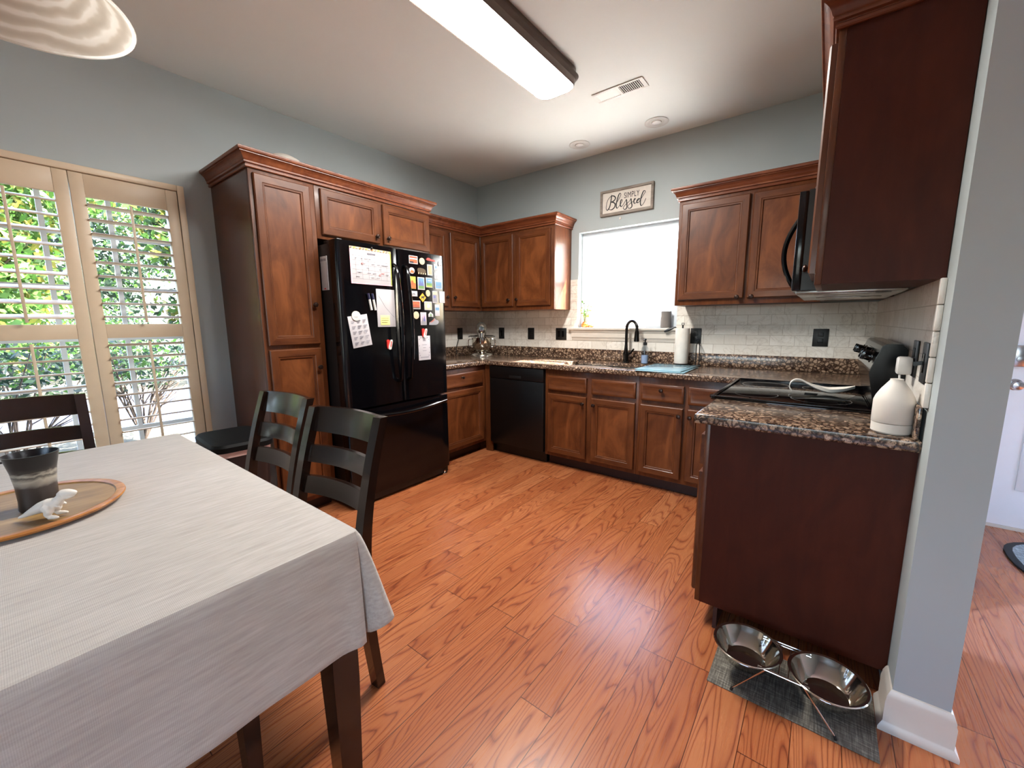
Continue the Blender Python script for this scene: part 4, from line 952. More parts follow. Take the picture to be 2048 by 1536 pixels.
for y0, y1 in ((RY0 + .002, RY0 + .0115), (RY1 - .0115, RY1 - .002)):
    b = B(); b.prism([(p[0] + (.001 if p[0] < 3.4 else 0), p[1]) for p in prof], y0, y1, 'y'); b.part('backguard_end', plain('dark glossy end cap', '#040405', .22, 0, .25), rg, world=True)
dir_ = Vector((-.956, 0, .294)); 
for y in (-.83, -.93, -1.28, -1.38):
    c = Vector((3.372, y, 1.118)); b = B(); b.lathe([(.024, 0), (.024, .004), (.019, .006), (.018, .024), (.016, .027), (.002, .028)], (0, 0, 0), 20); b.box(-.004, .004, -.019, .019, .022, .036, .002)
    b.xf(Matrix.Translation(c + dir_ * .001) @ dir_.to_track_quat('Z', 'Y').to_matrix().to_4x4()); b.part('knob', BLACKG, rg, world=True)
b = B(); b.box(-.001, .0012, -.12, .12, -.028, .028); 
b.xf(Matrix.Translation(Vector((3.3725, -1.106, 1.12))) @ Matrix.Rotation(math.radians(17), 4, 'Y')); b.part('display', BLACKGL, rg, world=True)
# spoon rest
def spoonrest():
    b = B(); n = 20; spine = []   # (x, z, halfwidth, depth)
    pts = smooth([(3.345, 0, .036), (3.30, 0, .018), (3.25, 0, .008), (3.20, 0, .022), (3.165, 0, .042), (3.14, 0, .056), (3.115, 0, .058), (3.097, 0, .044), (3.092, 0, .022), (3.102, 0, .005)], 4)
    N = len(pts); rings = []
    for i, p in enumerate(pts):
        t = i / (N - 1); q_ = math.exp(-((t - .22) / .17) ** 2); wd = (.012 + .036 * q_) * min(1, (t + .03) * 8)
        th = .010 + .014 * q_; dip = (th - .005) * q_
        ring = []
        for k in range(n):
            a = 2 * PI * k / n; u_ = math.cos(a)
            zz = p.z + (th - dip * (1 - u_ * u_) if math.sin(a) > 0 else th * .45 * (abs(u_) ** 2))
            ring.append((p.x, wd * u_, zz + math.sin(a) * .001))
        rings.append(ring)
    b.loft(rings, 0, True, True, True)
    b.xf(Matrix.Translation((3.21, -1.13, .9130)) @ Matrix.Rotation(math.radians(8), 4, 'Z') @ Matrix.Translation((-3.21, 0, .0)))
    return b
spoonrest().thing('spoon_rest', 'white spoon-shaped ceramic rest with curled handle on the black cooktop', 'spoon rest', WHITEC)
# microwave
mw = T('microwave', 'black over-the-range microwave with curved handle', 'microwave', (3.28, -1.106, 1.385))
B().box(3.115, W - .011, RY0 + .002, RY1 - .001, 1.388, 1.781).part('body', BLACKM, mw, world=True)
B().box(3.083, 3.114, RY0 + .24, RY1 - .001, 1.388, 1.778, .004).part('door', BLACKG, mw, world=True)
B().box(3.083, 3.114, RY0 + .002, RY0 + .238, 1.388, 1.778, .004).part('control_panel', BLACKG, mw, world=True)
b = B(); pts = [(3.084, RY0 + .27, 1.735)] + [(3.084 - .058 * math.sin(PI * k / 14) ** .8, RY0 + .27, 1.73 - .32 * k / 14) for k in range(1, 14)] + [(3.084, RY0 + .27, 1.405)]
b.tube(pts, .011, 10); b.part('handle', BLACKG, mw, world=True)
b = B(); b.box(3.10, 3.44, RY0 + .01, RY1 - .01, 1.374, 1.388, .003); b.box(3.16, 3.40, RY0 + .06, -1.15, 1.371, 1.374, .001); b.box(3.16, 3.40, -1.06, RY1 - .06, 1.371, 1.374, .001); b.part('vent_underside', STEEL, mw, world=True)

# diffuser and plug
df_ = T('oil_diffuser', 'white bottle-shaped oil diffuser at the counter end by the wall', 'diffuser', (3.408, -1.80, CZ1))
B().lathe([(.03, .0), (.046, .001), (.050, .006), (.0505, .034)], (0, 0, 0), 40).part('base', WHITEC, df_)
B().lathe([(.0505, .0355), (.0515, .037), (.0515, .105), (.047, .12), (.036, .142), (.022, .163), (.0165, .171), (.0165, .175), (.012, .176), (.004, .172)], (0, 0, 0), 40).part('cover', WHITEC, df_)
pg = T('plug_adapter', 'white plug adapter with cord in the range wall outlet', 'plug', (W - .02, -1.645, 1.08))
B().box(-.036, .003, -.026, .026, .0, .06, .008).part('housing', WHITEP, pg)
b = B(); b.tube([(-.025, 0, .0), (-.024, -.02, -.05), (-.012, -.06, -.10), (.0, -.09, -.155), (-.01, -.10, -.172)], .003, 8); b.part('cord', WHITEP, pg)

# ------------------------------------------------------------ ceiling fittings
lt = T('ceiling_light', 'long lit fluorescent ceiling light with bronze housing', 'ceiling light', (1.775, -1.80, 2.65))
def stad(x0, x1, y0, y1, r, z, bow=0):
    P_ = []
    for cx, cy, a0 in ((x1 - r, y1 - r, 0), (x0 + r, y1 - r, PI / 2), (x0 + r, y0 + r, PI), (x1 - r, y0 + r, 1.5 * PI)):
        for k in range(7): a = a0 + PI / 2 * k / 6; P_.append((cx + r * math.cos(a), cy + r * math.sin(a), z))
    return P_
LX0, LX1, LY0, LY1 = 1.648, 1.898, -2.44, -1.185
b = B(); b.loft([stad(LX0 + .004, LX1 - .004, LY0 + .004, LY1 - .004, .066, 2.660), stad(LX0 + .006, LX1 - .006, LY0 + .006, LY1 - .006, .064, 2.656), stad(LX0 + .05, LX1 - .05, LY0 + .05, LY1 - .05, .04, 2.647)], 0, True, False, True)
b.part('diffuser', LAMP, lt, world=True)
b = B(); b.loft([stad(LX0 + .005, LX1 - .005, LY0 + .005, LY1 - .005, .065, 2.662), stad(LX0 - .001, LX1 + .001, LY0 - .001, LY1 + .001, .07, 2.656), stad(LX0 - .006, LX1 + .006, LY0 - .006, LY1 + .006, .075, 2.664), stad(LX0 - .010, LX1 + .010, LY0 - .010, LY1 + .010, .077, 2.69), stad(LX0 - .022, LX1 + .024, LY0 - .022, LY1 + .022, .08, 2.704), stad(LX0 - .024, LX1 + .026, LY0 - .024, LY1 + .024, .08, 2.708), stad(LX0 - .012, LX1 + .014, LY0 - .012, LY1 + .012, .08, 2.714), stad(LX0 - .012, LX1 + .014, LY0 - .012, LY1 + .012, .08, H - .0005)], 0, True, True, True)
b.part('housing', plain('brushed bronze housing', '#6E625A', .35, .7), lt, world=True)
vt = T('ceiling_vent', 'white rectangular air vent on the ceiling', 'vent', (2.02, -.85, H))
b = B(); b.box(-.17, .17, -.062, -.046, -.006, -.0003, .001); b.box(-.17, .17, .046, .062, -.006, -.0003, .001); b.box(-.17, -.145, -.046, .046, -.006, -.0003); b.box(.145, .17, -.046, .046, -.006, -.0003); b.box(-.008, .008, -.046, .046, -.006, -.0003)
b.part('frame', WHITEP, vt)
B().box(-.145, .145, -.046, .046, -.002, -.0004).part('duct_shade', plain('painted duct shade', '#2A2725', .9), vt)  # flat dark sheet, painted in place of the shade inside the duct
for k in range(22):
    x = -.14 + (k % 11) * .0123 + (.152 if k > 10 else 0); tilt = -.0035 if k > 10 else .0062
    B().prism([(x - tilt, -.007), (x - tilt + .0022, -.007), (x + tilt + .0022, -.0022), (x + tilt, -.0022)], -.044, .044, 'y').part('slat', WHITEP, vt)
dn = None
for (x, y, lab) in ((1.426, -.282, 'round recessed ceiling light nearer the left wall'), (2.068, -.272, 'round recessed ceiling light nearer the range')):
    r = T('recessed_light', lab, 'ceiling light', (x, y, H), 0, 'unlit recessed ceiling lights')
    B().lathe([(.052, -.001), (.084, -.001), (.086, -.004), (.08, -.007), (.062, -.006), (.052, -.001)], (0, 0, 0), 36, cap0=False, cap1=False).part('trim_ring', WHITEP, r)
    B().lathe([(.052, -.0015), (.045, -.0012), (.002, -.0012)], (0, 0, 0), 36, cap0=False).part('baffle', plain('white baffle', '#CFCAC2', .4), r)
    B().lathe([(.036, -.002), (.034, -.008), (.022, -.013), (.002, -.015)], (0, 0, 0), 30, cap0=True).part('lamp_lens', plain('frosted lens', '#E8E6E2', .2), r)
pn = T('pendant_lamp', 'marbled glass pendant shade hanging above the dining table', 'pendant lamp', (1.572, -3.435, 2.05))
b = B(); b.lathe([(.241, 0), (.243, .004), (.240, .010), (.225, .022), (.19, .05), (.15, .085), (.10, .115), (.05, .13), (.03, .135), (.03, .131), (.05, .126), (.098, .109), (.146, .08), (.186, .045), (.221, .017), (.234, .005)], (0, 0, 0), 64, cap0=False, cap1=False)
b.part('shade', ALAB, pn)
b = B(); b.lathe([(.035, .12), (.04, .135), (.03, .16), (.012, .18), (.008, .2), (.008, H - 2.05 - .03)], (0, 0, 0), 20); b.lathe([(.06, H - 2.05 - .0005), (.06, H - 2.05 - .015), (.02, H - 2.05 - .03)], (0, 0, 0), 24); b.part('stem', BRONZE, pn)
B().sphere((0, 0, .075), .032, 0, 16, 10).part('bulb', plain('frosted bulb', '#E6E2D8', .3), pn)
# ------------------------------------------------------------ shutters
def shutter(y1, tilt_up, tilt_lo, label):
    """panel whose right edge is at y1, hinged in the plane x = 0"""
    y0 = y1 - .453; z0, z1 = LW[2] + .025, LW[3] - .025; xm = -.0; r = T('plantation_shutter', label, 'shutter', (xm, (y0 + y1) / 2, z0), 0, 'cream plantation shutter panels')
    b = B(); st = .055; lo0, lo1, up0, up1 = z0 + .10, 1.192, 1.270, 1.945
    b.box(-.015, .015, y0, y0 + st, z0, z1, .003); b.box(-.015, .015, y1 - st, y1, z0, z1, .003)
    for a, c in ((z0, lo0), (lo1, up0), (up1, z1)): b.box(-.013, .013, y0 + st, y1 - st, a, c, .002)
    b.part('frame', SHUT, r, world=True)
    def louvers(za, zb, n, tilt):
        pitch = (zb - za) / n
        for k in range(n):
            zc = zb - pitch * (k + .5); hw, ht = .040, .0055; prof = []
            for q in range(14):
                a = 2 * PI * q / 14; u, v_ = hw * math.cos(a), ht * math.sin(a)
                prof.append((u * math.cos(tilt) - v_ * math.sin(tilt), zc + u * math.sin(tilt) + v_ * math.cos(tilt)))
            B().prism(prof, y0 + st + .002, y1 - st - .002, 'y').part('louver', SHUT, r, world=True)
    louvers(up0 + .004, up1 - .004, 9, tilt_up); louvers(lo0 + .004, lo1 - .004, 10, tilt_lo)
    ymid = (y0 + y1) / 2
    for za, zb, tl in ((up0 + .01, up1 - .02, tilt_up), (lo0 + .01, lo1 - .02, tilt_lo)):
        B().box(.040, .052, ymid - .006, ymid + .006, za, zb, .002).part('tilt_rod', SHUT, r, world=True)
    return r
ys0 = LW[1] - .024
shutter(ys0, math.radians(3), math.radians(10), 'shutter panel next to the pantry, louvers nearly flat open')
shutter(ys0 - .456, math.radians(-17), math.radians(6), 'second shutter panel from the pantry, upper louvers tilted')
shutter(ys0 - .912, math.radians(-17), math.radians(6), 'third shutter panel from the pantry, at the left frame edge')
shutter(ys0 - 1.368, math.radians(3), math.radians(8), 'shutter panel farthest from the pantry')

# ------------------------------------------------------------ dining table, cloth, chairs
TX0, TX1, TY0, TY1, TZ = .83, 2.325, -3.97, -3.062, .752
tb = T('dining_table', 'dark wooden dining table hidden under the cloth', 'table', ((TX0 + TX1) / 2, (TY0 + TY1) / 2, 0))
B().box(TX0, TX1, TY0, TY1, TZ - .03, TZ, .004).part('tabletop', ESPX, tb, world=True)
b = B(); b.box(TX0 + .08, TX1 - .08, TY0 + .05, TY0 + .07, TZ - .12, TZ - .03); b.box(TX0 + .08, TX1 - .08, TY1 - .07, TY1 - .05, TZ - .12, TZ - .03); b.box(TX0 + .05, TX0 + .07, TY0 + .07, TY1 - .07, TZ - .12, TZ - .03); b.box(TX1 - .07, TX1 - .05, TY0 + .07, TY1 - .07, TZ - .12, TZ - .03)
b.part('apron', ESPX, tb, world=True)
for cx, cy in ((TX1 - .04, TY1 - .04), (TX1 - .04, TY0 + .04), (TX0 + .04, TY1 - .04), (TX0 + .04, TY0 + .04)):
    b = B(); a = .034; b.loft([[(cx + sx * s_, cy + sy * s_, z) for sx, sy in ((-1, -1), (1, -1), (1, 1), (-1, 1))] for s_, z in ((.026, .001), (a, .35), (a, TZ - .03))], 0, True, True, True)
    b.part('leg', ESPRESSO, tb, world=True)
# tablecloth: top sheet and hanging skirt with folds at the corners
def tablecloth():
    b = B(); bm = b.bm; e = .008; x0, x1, y0, y1 = TX0 - e, TX1 + e, TY0 - e, TY1 + e; zt = TZ + .004
    cols = []        # (base point, outward normal, kind, theta)
    NS = 60
    def side(p, q, nrm, n):
        for k in range(n): t = k / n; cols.append((Vector(p).lerp(Vector(q), t), Vector(nrm), None, t))
    def corner(p, a0):
        for k in range(24): t = k / 23; a = a0 + t * PI / 2; cols.append((Vector(p), Vector((math.cos(a), math.sin(a))), t, t))
    r_ = .012
    side((x1, y0 + r_), (x1, y1 - r_), (1, 0), 60); corner((x1 - r_, y1 - r_), 0)
    side((x1 - r_, y1), (x0 + r_, y1), (0, 1), 60); corner((x0 + r_, y1 - r_), PI / 2)
    side((x0, y1 - r_), (x0, y0 + r_), (-1, 0), 60); corner((x0 + r_, y0 + r_), PI)
    side((x0 + r_, y0), (x1 - r_, y0), (0, -1), 60); corner((x1 - r_, y0 + r_), 1.5 * PI)
    M = 22; drop = .285; grid = []
    for i, (p, nrm, ct, t) in enumerate(cols):
        col = []
        for j in range(M + 1):
            s_ = j / M; d_ = drop * s_
            if ct is None:
                wav = .003 * math.sin(i * .21) * s_ + .0015 * math.sin(i * .51 + 1) * s_
                out = .004 + .012 * (1 - math.exp(-s_ * 6)) + wav + .004 * s_
                base = p; edge = min(t, 1 - t)
                zz = d_ * (1 - .0 * edge); dz = zz
                if edge < .06: out += .015 * (1 - edge / .06) * s_
            else:
                bulge = math.sin(PI * ct); pleat = .055 * s_ * max(0, math.sin(PI * min(1, max(0, (ct - .12) / .70)))) ** 1.2
                dip_ = -.022 * s_ * math.exp(-((ct - .10) / .05) ** 2)
                out = r_ + .004 + .010 * (1 - math.exp(-s_ * 6)) + .012 * s_ + pleat * 1.0 + dip_; base = p
                dz = d_ * (1 - .16 * bulge)
            rnd_ = .010 * (1 - min(1, s_ * 14)) ** 2
            q = base + nrm * (out if s_ > 0 else .0 + (r_ if ct is not None else 0))
            col.append(bm.verts.new((q.x, q.y, zt - dz - (.0 if s_ == 0 else .002) - (0))))
        grid.append(col)
    n = len(grid)
    for i in range(n):
        A, C = grid[i], grid[(i + 1) % n]
        for j in range(M):
            if (A[j].co - C[j].co).length < 1e-6 and (A[j + 1].co - C[j + 1].co).length < 1e-6: continue
            bm.faces.new((A[j], A[j + 1], C[j + 1], C[j]))
    # top sheet: rings shrinking towards the middle
    prev = [g_[0] for g_ in grid]; cx, cy = (x0 + x1) / 2, (y0 + y1) / 2
    rr = random.Random(5)
    for k in range(1, 9):
        s_ = 1 - k / 9; cur = []
        for g_ in grid:
            x = cx + (g_[0].co.x - cx) * s_; y = cy + (g_[0].co.y - cy) * s_
            cur.append(bm.verts.new((x, y, zt + .0012 + .0012 * math.sin(x * 9 + y * 5) * math.sin(y * 11 - x * 3))))
        for i in range(n): 
            try: bm.faces.new((prev[i], prev[(i + 1) % n], cur[(i + 1) % n], cur[i]))
            except ValueError: pass
        prev = cur
    c = bm.verts.new((cx, cy, zt + .001))
    for i in range(n): bm.faces.new((prev[i], prev[(i + 1) % n], c))
    o = b.thing('tablecloth', 'ribbed off-white tablecloth hanging over the dining table', 'tablecloth', CLOTH)
    for p in o.data.polygons: p.use_smooth = True
    md = o.modifiers.new('thickness', 'SOLIDIFY'); md.thickness = .0018; md.offset = 1
    return o
tablecloth()
def chair():
    """local: seat front towards -y, back at +y"""
    r = T('dining_chair', '', 'chair', (0, 0, 0), 0, 'dark ladder-back dining chairs'); SZ = .455
    b = B(); rings = []
    for z, s_ in ((SZ - .022, .97), (SZ - .012, 1), (SZ - .004, 1), (SZ, .975)):
        rings.append([(x * s_, y * s_ - .0, z) for x, y in ((-.185, .19), (-.20, .0), (-.215, -.19), (-.19, -.215), (0, -.222), (.19, -.215), (.215, -.19), (.20, 0), (.185, .19), (0, .195))])
    b.loft(rings, 0, True, True, True); b.part('seat', ESPX, r)
    def post(s_):
        b = B(); pts = [(s_ * .183, .222, .001), (s_ * .183, .195, .25), (s_ * .183, .19, .45), (s_ * .183, .205, .6), (s_ * .182, .245, .78), (s_ * .181, .30, .955)]
        pts = smooth(pts, 4); rings = []
        for p in pts: 
            k = .018 if p.z > .5 else .019; kd = .016 + .006 * math.exp(-((p.z - .45) / .2) ** 2); rings.append([(p.x - k, p.y - kd, p.z), (p.x + k, p.y - kd, p.z), (p.x + k, p.y + kd, p.z), (p.x - k, p.y + kd, p.z)])
        b.loft(rings, 0, True, True, True); b.part('leg', ESPRESSO, r)
    post(-1); post(1)
    for s_ in (-1, 1):
        b = B(); b.loft([[(s_ * .185 + a * k, -.19 + c * k, z) for a, c in ((-1, -1), (1, -1), (1, 1), (-1, 1))] for k, z in ((.016, .001), (.021, .3), (.021, SZ - .022))], 0, True, True, True); b.part('leg', ESPRESSO, r)
    b = B(); b.box(-.165, .165, -.2, -.182, .375, SZ - .022); b.box(-.165, .165, .18, .198, .375, SZ - .022); b.box(-.195, -.177, -.17, .17, .375, SZ - .022); b.box(.177, .195, -.17, .17, .375, SZ - .022); b.part('seat_frame', ESPX, r)
    def slat(z0, z1, nm, over=0):
        b = B(); n = 12; rings = []
        def yb(z): return .205 + (z - .6) * .27 if z > .6 else .19 + (z - .45) * .1
        for k in range(n + 1):
            t = -1 + 2 * k / n; x = t * (.166 + over); bow = .022 * (1 - t * t)
            ring = []
            for zz, dy in ((z0, -.008), (z1, -.008), (z1, .008), (z0, .008)): ring.append((x, yb(zz) + bow + dy, zz + (.003 * (1 - t * t) if zz == z1 else 0)))
            rings.append(ring)
        b.loft(rings, 0, True, True, True); b.part(nm, ESPX, r)
    slat(.865, .955, 'top_rail', .017); slat(.755, .815, 'back_slat'); slat(.645, .705, 'back_slat')
    return r
c1 = chair(); c1['label'] = 'dark ladder-back chair nearest the camera, tucked behind the table corner'
c2 = copy_tree(c1); c2['label'] = 'dark ladder-back chair between the trash can and the nearer chair'
c3 = copy_tree(c1); c3['label'] = 'dark ladder-back chair at the window end of the table'
for c, (x, y, a) in ((c1, (1.900, -3.095, 6)), (c2, (1.345, -3.065, 4)), (c3, (.80, -3.515, 87))):
    c.location = (x, y, 0); c.rotation_euler = (0, 0, math.radians(a))

# tray, tumbler, dinosaur
tr = T('serving_tray', 'round wooden serving board lying on the tablecloth', 'tray', (1.525, -3.562, .7604))
B().lathe([(.002, .0), (.185, .0), (.209, .008), (.214, .015), (.212, .019), (.203, .020), (.193, .017)], (0, 0, 0), 64, cap0=True, cap1=False).part('rim', TRAYRIM, tr)
B().lathe([(.1935, .0165), (.190, .0135), (.002, .0135)], (0, 0, 0), 64, cap0=False, cap1=True).part('face', TRAYIN, tr)
B().lathe([(.03, 0), (.037, .001), (.039, .006), (.0375, .03), (.0385, .07), (.043, .11), (.050, .145), (.0525, .155), (.0505, .155), (.047, .143), (.04, .11), (.0355, .07), (.034, .03), (.002, .008)], (1.553, -3.522, .7743), 48).thing('ceramic_tumbler', 'dark smoky glazed tumbler standing on the wooden board', 'cup', CUPM)
def dino():
    b = B()
    def lim(pts, rs, n=12): b.tube(smooth(pts, 4), [sum([0])] if False else interp(rs, len(smooth(pts, 4))), n)
    def interp(rs, N): return [1.28 * v_ for v_ in [rs[min(int(i / (N - 1) * (len(rs) - 1)), len(rs) - 2)] * (1 - (i / (N - 1) * (len(rs) - 1) - min(int(i / (N - 1) * (len(rs) - 1)), len(rs) - 2))) + rs[min(int(i / (N - 1) * (len(rs) - 1)), len(rs) - 2) + 1] * (i / (N - 1) * (len(rs) - 1) - min(int(i / (N - 1) * (len(rs) - 1)), len(rs) - 2)) for i in range(N)]]
    # spine from tail tip to skull, along local +x
    lim([(-.075, .004, .004), (-.058, .002, .011), (-.038, 0, .021), (-.018, 0, .030), (.002, 0, .036), (.018, 0, .041), (.027, 0, .051), (.036, 0, .0605)], [.002, .005, .0085, .0125, .0145, .0125, .009, .0085], 16)
    # skull and jaws
    lim([(.028, 0, .060), (.038, 0, .0655), (.050, 0, .067), (.062, 0, .066), (.068, 0, .064)], [.007, .0098, .0085, .0062, .0035], 12)
    lim([(.034, 0, .056), (.046, 0, .0555), (.058, 0, .0585), (.063, 0, .060)], [.006, .0055, .0042, .002], 10)
    for s_ in (-1, 1):
        lim([(-.002, s_ * .009, .034), (.008, s_ * .014, .024), (.004, s_ * .015, .013), (.010, s_ * .015, .005)], [.0105, .0095, .006, .0045], 10)
        lim([(.006, s_ * .015, .0045), (.020, s_ * .016, .004), (.030, s_ * .017, .0025)], [.0048, .0045, .0022], 8)
        lim([(.020, s_ * .009, .040), (.028, s_ * .012, .034), (.033, s_ * .011, .031)], [.0038, .0028, .0018], 8)
        b.sphere((.040, s_ * .0075, .069), .0022, 0, 8, 6)
    return b
b = dino(); b.xf(Matrix.Translation((1.672, -3.512, .7795)) @ Matrix.Rotation(math.radians(52), 4, 'Z') @ Matrix.Scale(.9, 4))
o = b.thing('dinosaur_figurine', 'small white dinosaur figurine standing in front of the tumbler', 'figurine', WHITEC)
md = o.modifiers.new('join', 'REMESH'); md.mode = 'VOXEL'; md.voxel_size = .0013; md.use_smooth_shade = True

# trash can
tc_ = T('trash_can', 'black lidded trash can between the table and the pantry', 'trash can', (.70, -2.79, 0), math.radians(-4))
b = B(); b.loft([stad(-.15, .15, -.105, .105, .05, .001), stad(-.19, .19, -.125, .125, .06, .58), stad(-.195, .195, -.128, .128, .06, .615)], 0, True, True, True); b.part('body', plain('dark brown bin plastic', '#1A1110', .4), tc_)
b = B(); b.loft([stad(-.197, .197, -.130, .130, .06, .60), stad(-.199, .199, -.132, .132, .06, .632)], 0, True, False, False); b.part('bin_liner', plain('pinkish white liner', '#C9A79C', .5), tc_)
b = B(); b.loft([stad(-.206, .206, -.139, .139, .06, .628), stad(-.208, .208, -.141, .141, .06, .655), stad(-.198, .198, -.131, .131, .055, .668), stad(-.17, .17, -.105, .105, .045, .672)], 0, True, True, True); b.part('lid', plain('matte black lid', '#060606', .6, 0, .15), tc_)

# ------------------------------------------------------------ pet bowls
B().box(2.984, 3.446, -2.141, -1.872, .0005, .0035, .001).thing('feeding_mat', 'grey woven mat under the pet bowls', 'mat', MATM)
ps = T('bowl_stand', 'chrome wire stand holding the two pet bowls', 'bowl stand', (3.2, -2.045, .0035))
cs = ((3.088, -2.045), (3.314, -2.048))
b = B()
for cx, cy in cs: b.tube([(cx + .0985 * math.cos(a), cy + .0985 * math.sin(a), .126) for a in [2 * PI * k / 40 for k in range(40)]], .0022, 6, closed=True)
b.part('ring_pair', CHROME, ps, world=True)
b = B()
for s_ in (-1, 1):
    for dy in (.074, .083): b.tube([(3.13, -2.046 + s_ * dy, .1275 + (dy - .074) * .3), (3.27, -2.046 + s_ * dy, .1275 + (dy - .074) * .3)], .0022, 8)
for x in (3.188, 3.214): b.tube([(x, -2.046 - .083, .1265), (x, -2.046 + .083, .1265)], .0018, 8)
b.part('cross_wires', CHROME, ps, world=True)
for x0_, x1_, s_ in ((3.15, 3.06, -1), (3.255, 3.345, -1), (3.15, 3.06, 1), (3.255, 3.345, 1)):
    b = B(); b.tube([(x0_, -2.046 + s_ * .083, .127), (x1_, -2.046 + s_ * .088, .010)], .0024, 8); lg = b.part('leg', CHROME, ps, world=True)
    B().tube([(x1_ + (.004 if x1_ < x0_ else -.004), -2.046 + s_ * .088, .016), (x1_, -2.046 + s_ * .088, .0045)], .0045, 8).part('rubber_tip', RUBBER, lg, world=True)
for (cx, cy), lab in zip(cs, ('left stainless pet bowl in the wire stand, nearer the kitchen', 'right stainless pet bowl in the wire stand, beside the baseboard')):
    B().lathe([(.01, .072), (.062, .072), (.072, .078), (.0935, .123), (.0965, .1295), (.106, .1312), (.107, .1335), (.104, .1355), (.097, .1335), (.0905, .1225), (.069, .082), (.06, .0755), (.004, .0755)], (cx, cy, 0), 56).xf(Matrix.Identity(4)).thing('pet_bowl', lab, 'pet bowl', BOWLM, 'stainless pet bowls')

# ------------------------------------------------------------ outdoors
def ground(name, x0, x1, y0, y1, z, mat, label):
    o = B().box(x0, x1, y0, y1, z - .1, z).struct(name, mat, label); return o
GRASS = plain('dry pale lawn', '#3F3E33', .95, var=.35, scale=6)
ground('terrain', -40, -.36, -30, 30, -.12, GRASS, 'pale lawn outside the shuttered window')
ground('terrain', -.36, 40, .36, 30, -.12, plain('bright concrete yard', '#C9C6C0', .9), 'pale yard behind the sink window')
ground('terrain', -.36, 40, -30, -7.4, -.12, GRASS, 'lawn behind the camera')
ground('driveway', -7.6, -4.4, -30, 30, -.11, plain('blue grey asphalt', '#2C3144', .9, var=.15, scale=3), 'blue grey driveway outside the left window')
def leaves(b, c, R, n, s0, s1, mats, seed, squash=1.0):
    r = random.Random(seed)
    for _ in range(n):
        d_ = Vector((r.gauss(0, 1), r.gauss(0, 1), r.gauss(0, 1))).normalized(); rad = r.random() ** .4
        p = Vector(c) + Vector((d_.x * R[0], d_.y * R[1], d_.z * R[2])) * rad
        u = Vector((r.uniform(-1, 1), r.uniform(-1, 1), r.uniform(-1, 1))).normalized(); v_ = u.cross(Vector((r.uniform(-1, 1), r.uniform(-1, 1), r.uniform(-1, 1)))).normalized(); s_ = r.uniform(s0, s1)
        b.quad([p - u * s_, p - v_ * s_ * .5, p + u * s_, p + v_ * s_ * .5], r.choice(mats))
def tree(x, y, h, R, n, mats, label, seed):
    t = T('tree', label, 'tree', (x, y, -.12), 0, 'trees outside the left window'); r = random.Random(seed)
    b = B(); b.tube([(0, 0, 0), (.05, .02, h * .35), (0, .05, h * .7)], [.10, .08, .04], 8)
    for k in range(6): a = k * 1.1; b.tube([(0, 0, h * .3 + k * .15), (R * .5 * math.cos(a), R * .5 * math.sin(a), h * .5 + k * .15)], [.035, .012], 6)
    b.part('trunk', BARK, t)
    b = B()
    for k in range(11):
        a = r.uniform(0, 6.28); q = r.uniform(.1, .6) * R; leaves(b, (q * math.cos(a), q * math.sin(a), h * (.16 + .075 * k)), (R * .75, R * .75, h * .15), n // 8, .08, .17, mats, seed * 31 + k)
    me = b.mesh('crown', [LEAFG, LEAFY, LEAFD]); o = bpy.data.objects.new('crown', me); COL.objects.link(o); o.parent = t
tree(-12.9, -3.6, 6.5, 2.4, 9000, [0, 0, 0, 1], 'bright green tree straight outside the shutters', 1)
tree(-13.0, -9.3, 6.0, 2.3, 9000, [0, 0, 1, 1], 'yellowing tree outside the far shutter panels', 2)
tree(-13.6, 1.9, 6.2, 2.4, 8000, [0, 0, 2, 1], 'green tree beyond the right shutter panel', 3)
tree(-16.0, -16, 7.0, 2.8, 8000, [0, 2, 2], 'dark green tree at the left of the view outside', 4)
tree(-19.0, 8.6, 7.2, 3.0, 8000, [0, 2, 0], 'large green tree farthest to the right outside', 5)
tree(-20.2, -1.2, 8.0, 3.2, 8000, [0, 2, 2], 'tall dark tree rising behind the bright green one', 6)
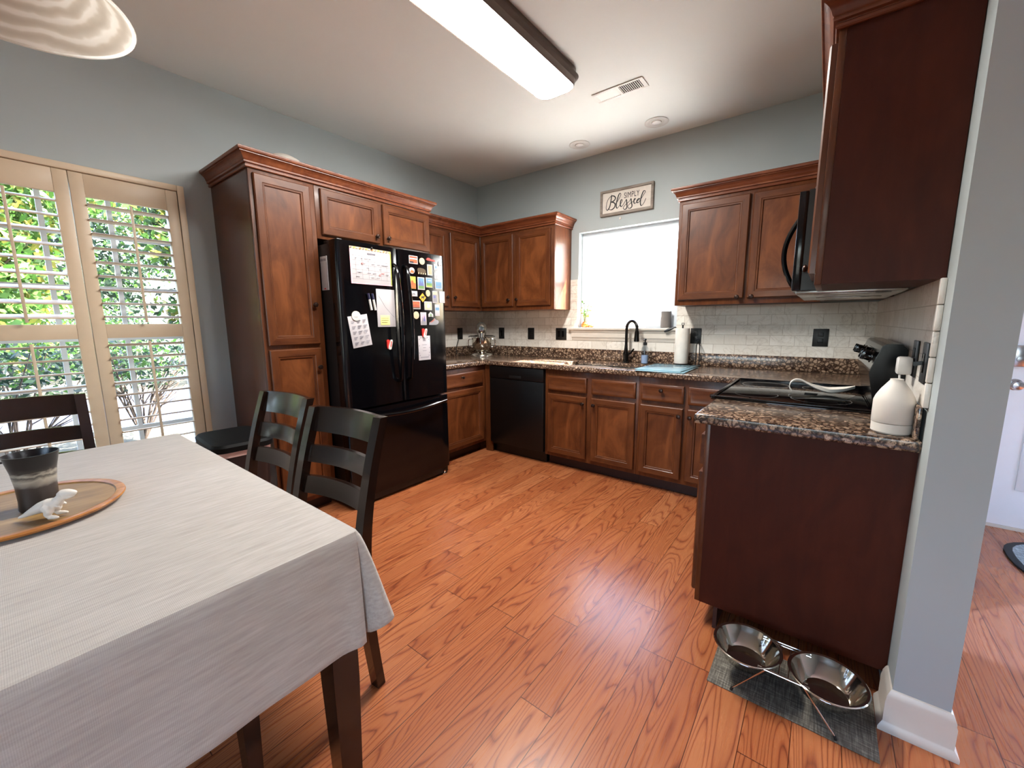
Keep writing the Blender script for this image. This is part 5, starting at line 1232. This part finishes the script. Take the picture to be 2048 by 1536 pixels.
def shrub(x, y, h, R, n, label, seed, bare):
    t = T('shrub', label, 'shrub', (x, y, -.12), 0, 'shrubs outside the left window'); r = random.Random(seed); b = B()
    for k in range(16):
        a = r.uniform(0, 6.28); q = R * r.uniform(.3, 1); z = h * r.uniform(.6, 1); m_ = (q * .4 * math.cos(a), q * .4 * math.sin(a), z * .5)
        b.tube([(0, 0, 0), m_, (q * math.cos(a + .3), q * math.sin(a + .3), z)], [.012, .009, .004], 5)
        for j in range(3): a2 = a + r.uniform(-1, 1); b.tube([m_, (m_[0] + .25 * math.cos(a2), m_[1] + .25 * math.sin(a2), m_[2] + r.uniform(.1, .35))], [.006, .002], 4)
    b.part('branches', BARK, t); b = B(); leaves(b, (0, 0, h * (.75 if bare else .6)), (R, R, h * (.28 if bare else .42)), n, .02, .045, [0, 0, 2], seed)
    b.part('foliage', [LEAFD, LEAFY, LEAFG], t)
shrub(-2.4, -3.5, 1.25, .6, 900, 'bare-stemmed dark shrub just outside the second shutter', 11, True)
shrub(-2.3, -4.6, 1.2, .6, 900, 'dark shrub outside the third shutter', 12, True)
shrub(-3.2, -2.5, 1.3, .65, 1500, 'leafy dark shrub outside the pantry-side shutter', 13, True)
for k, (x, y) in enumerate(((-8.2, -6.3), (-8.1, -4.2), (-8.2, -2.1), (-8.3, 0), (-8.3, 2.1), (-8.1, -8.4))):
    shrub(x, y, 1.7, .98, 4500, ('hedge shrub across the driveway, third from the left', 'hedge shrub across the driveway, straight outside', 'hedge shrub across the driveway, right of the middle', 'hedge shrub across the driveway, second from the right', 'hedge shrub across the driveway, farthest right', 'hedge shrub across the driveway, farthest left')[k], 20 + k, False)
# neighbour house and fence seen through the sink window
nh = T('neighbor_house', 'pale neighbouring house behind the sink window', 'house', (-1.5, 12.5, -.12))
B().box(-7, 7, 0, 6, 0, 3.2).part('wall', plain('white siding', '#E4E2DE', .8), nh)
b = B(); b.prism([(-.5, 3.2), (6.5, 3.2), (3, 5.6)], -7.4, 7.4, 'x'); b.part('roof', plain('pale grey shingles', '#A9A6A2', .9), nh)
for x in (-3.2, .2, 3.6): f = B().box(x - .5, x + .5, -.04, .02, 1.0, 2.3).part('window', plain('grey glass window', '#9CA0A4', .4), nh)
fn = T('picket_fence', 'pale board fence beyond the sink window', 'fence', (0, 8.0, -.12))
b = B()
for k in range(60): b.box(-6 + k * .2, -6 + k * .2 + .14, 0, .03, 0, 1.75 + .02 * (k % 3))
b.part('boards', plain('weathered pale boards', '#CFC8BC', .9), fn)
b = B(); b.box(-6, 6, .03, .09, .4, .5); b.box(-6, 6, .03, .09, 1.4, 1.5); b.part('rails', plain('weathered pale boards', '#CFC8BC'), fn)
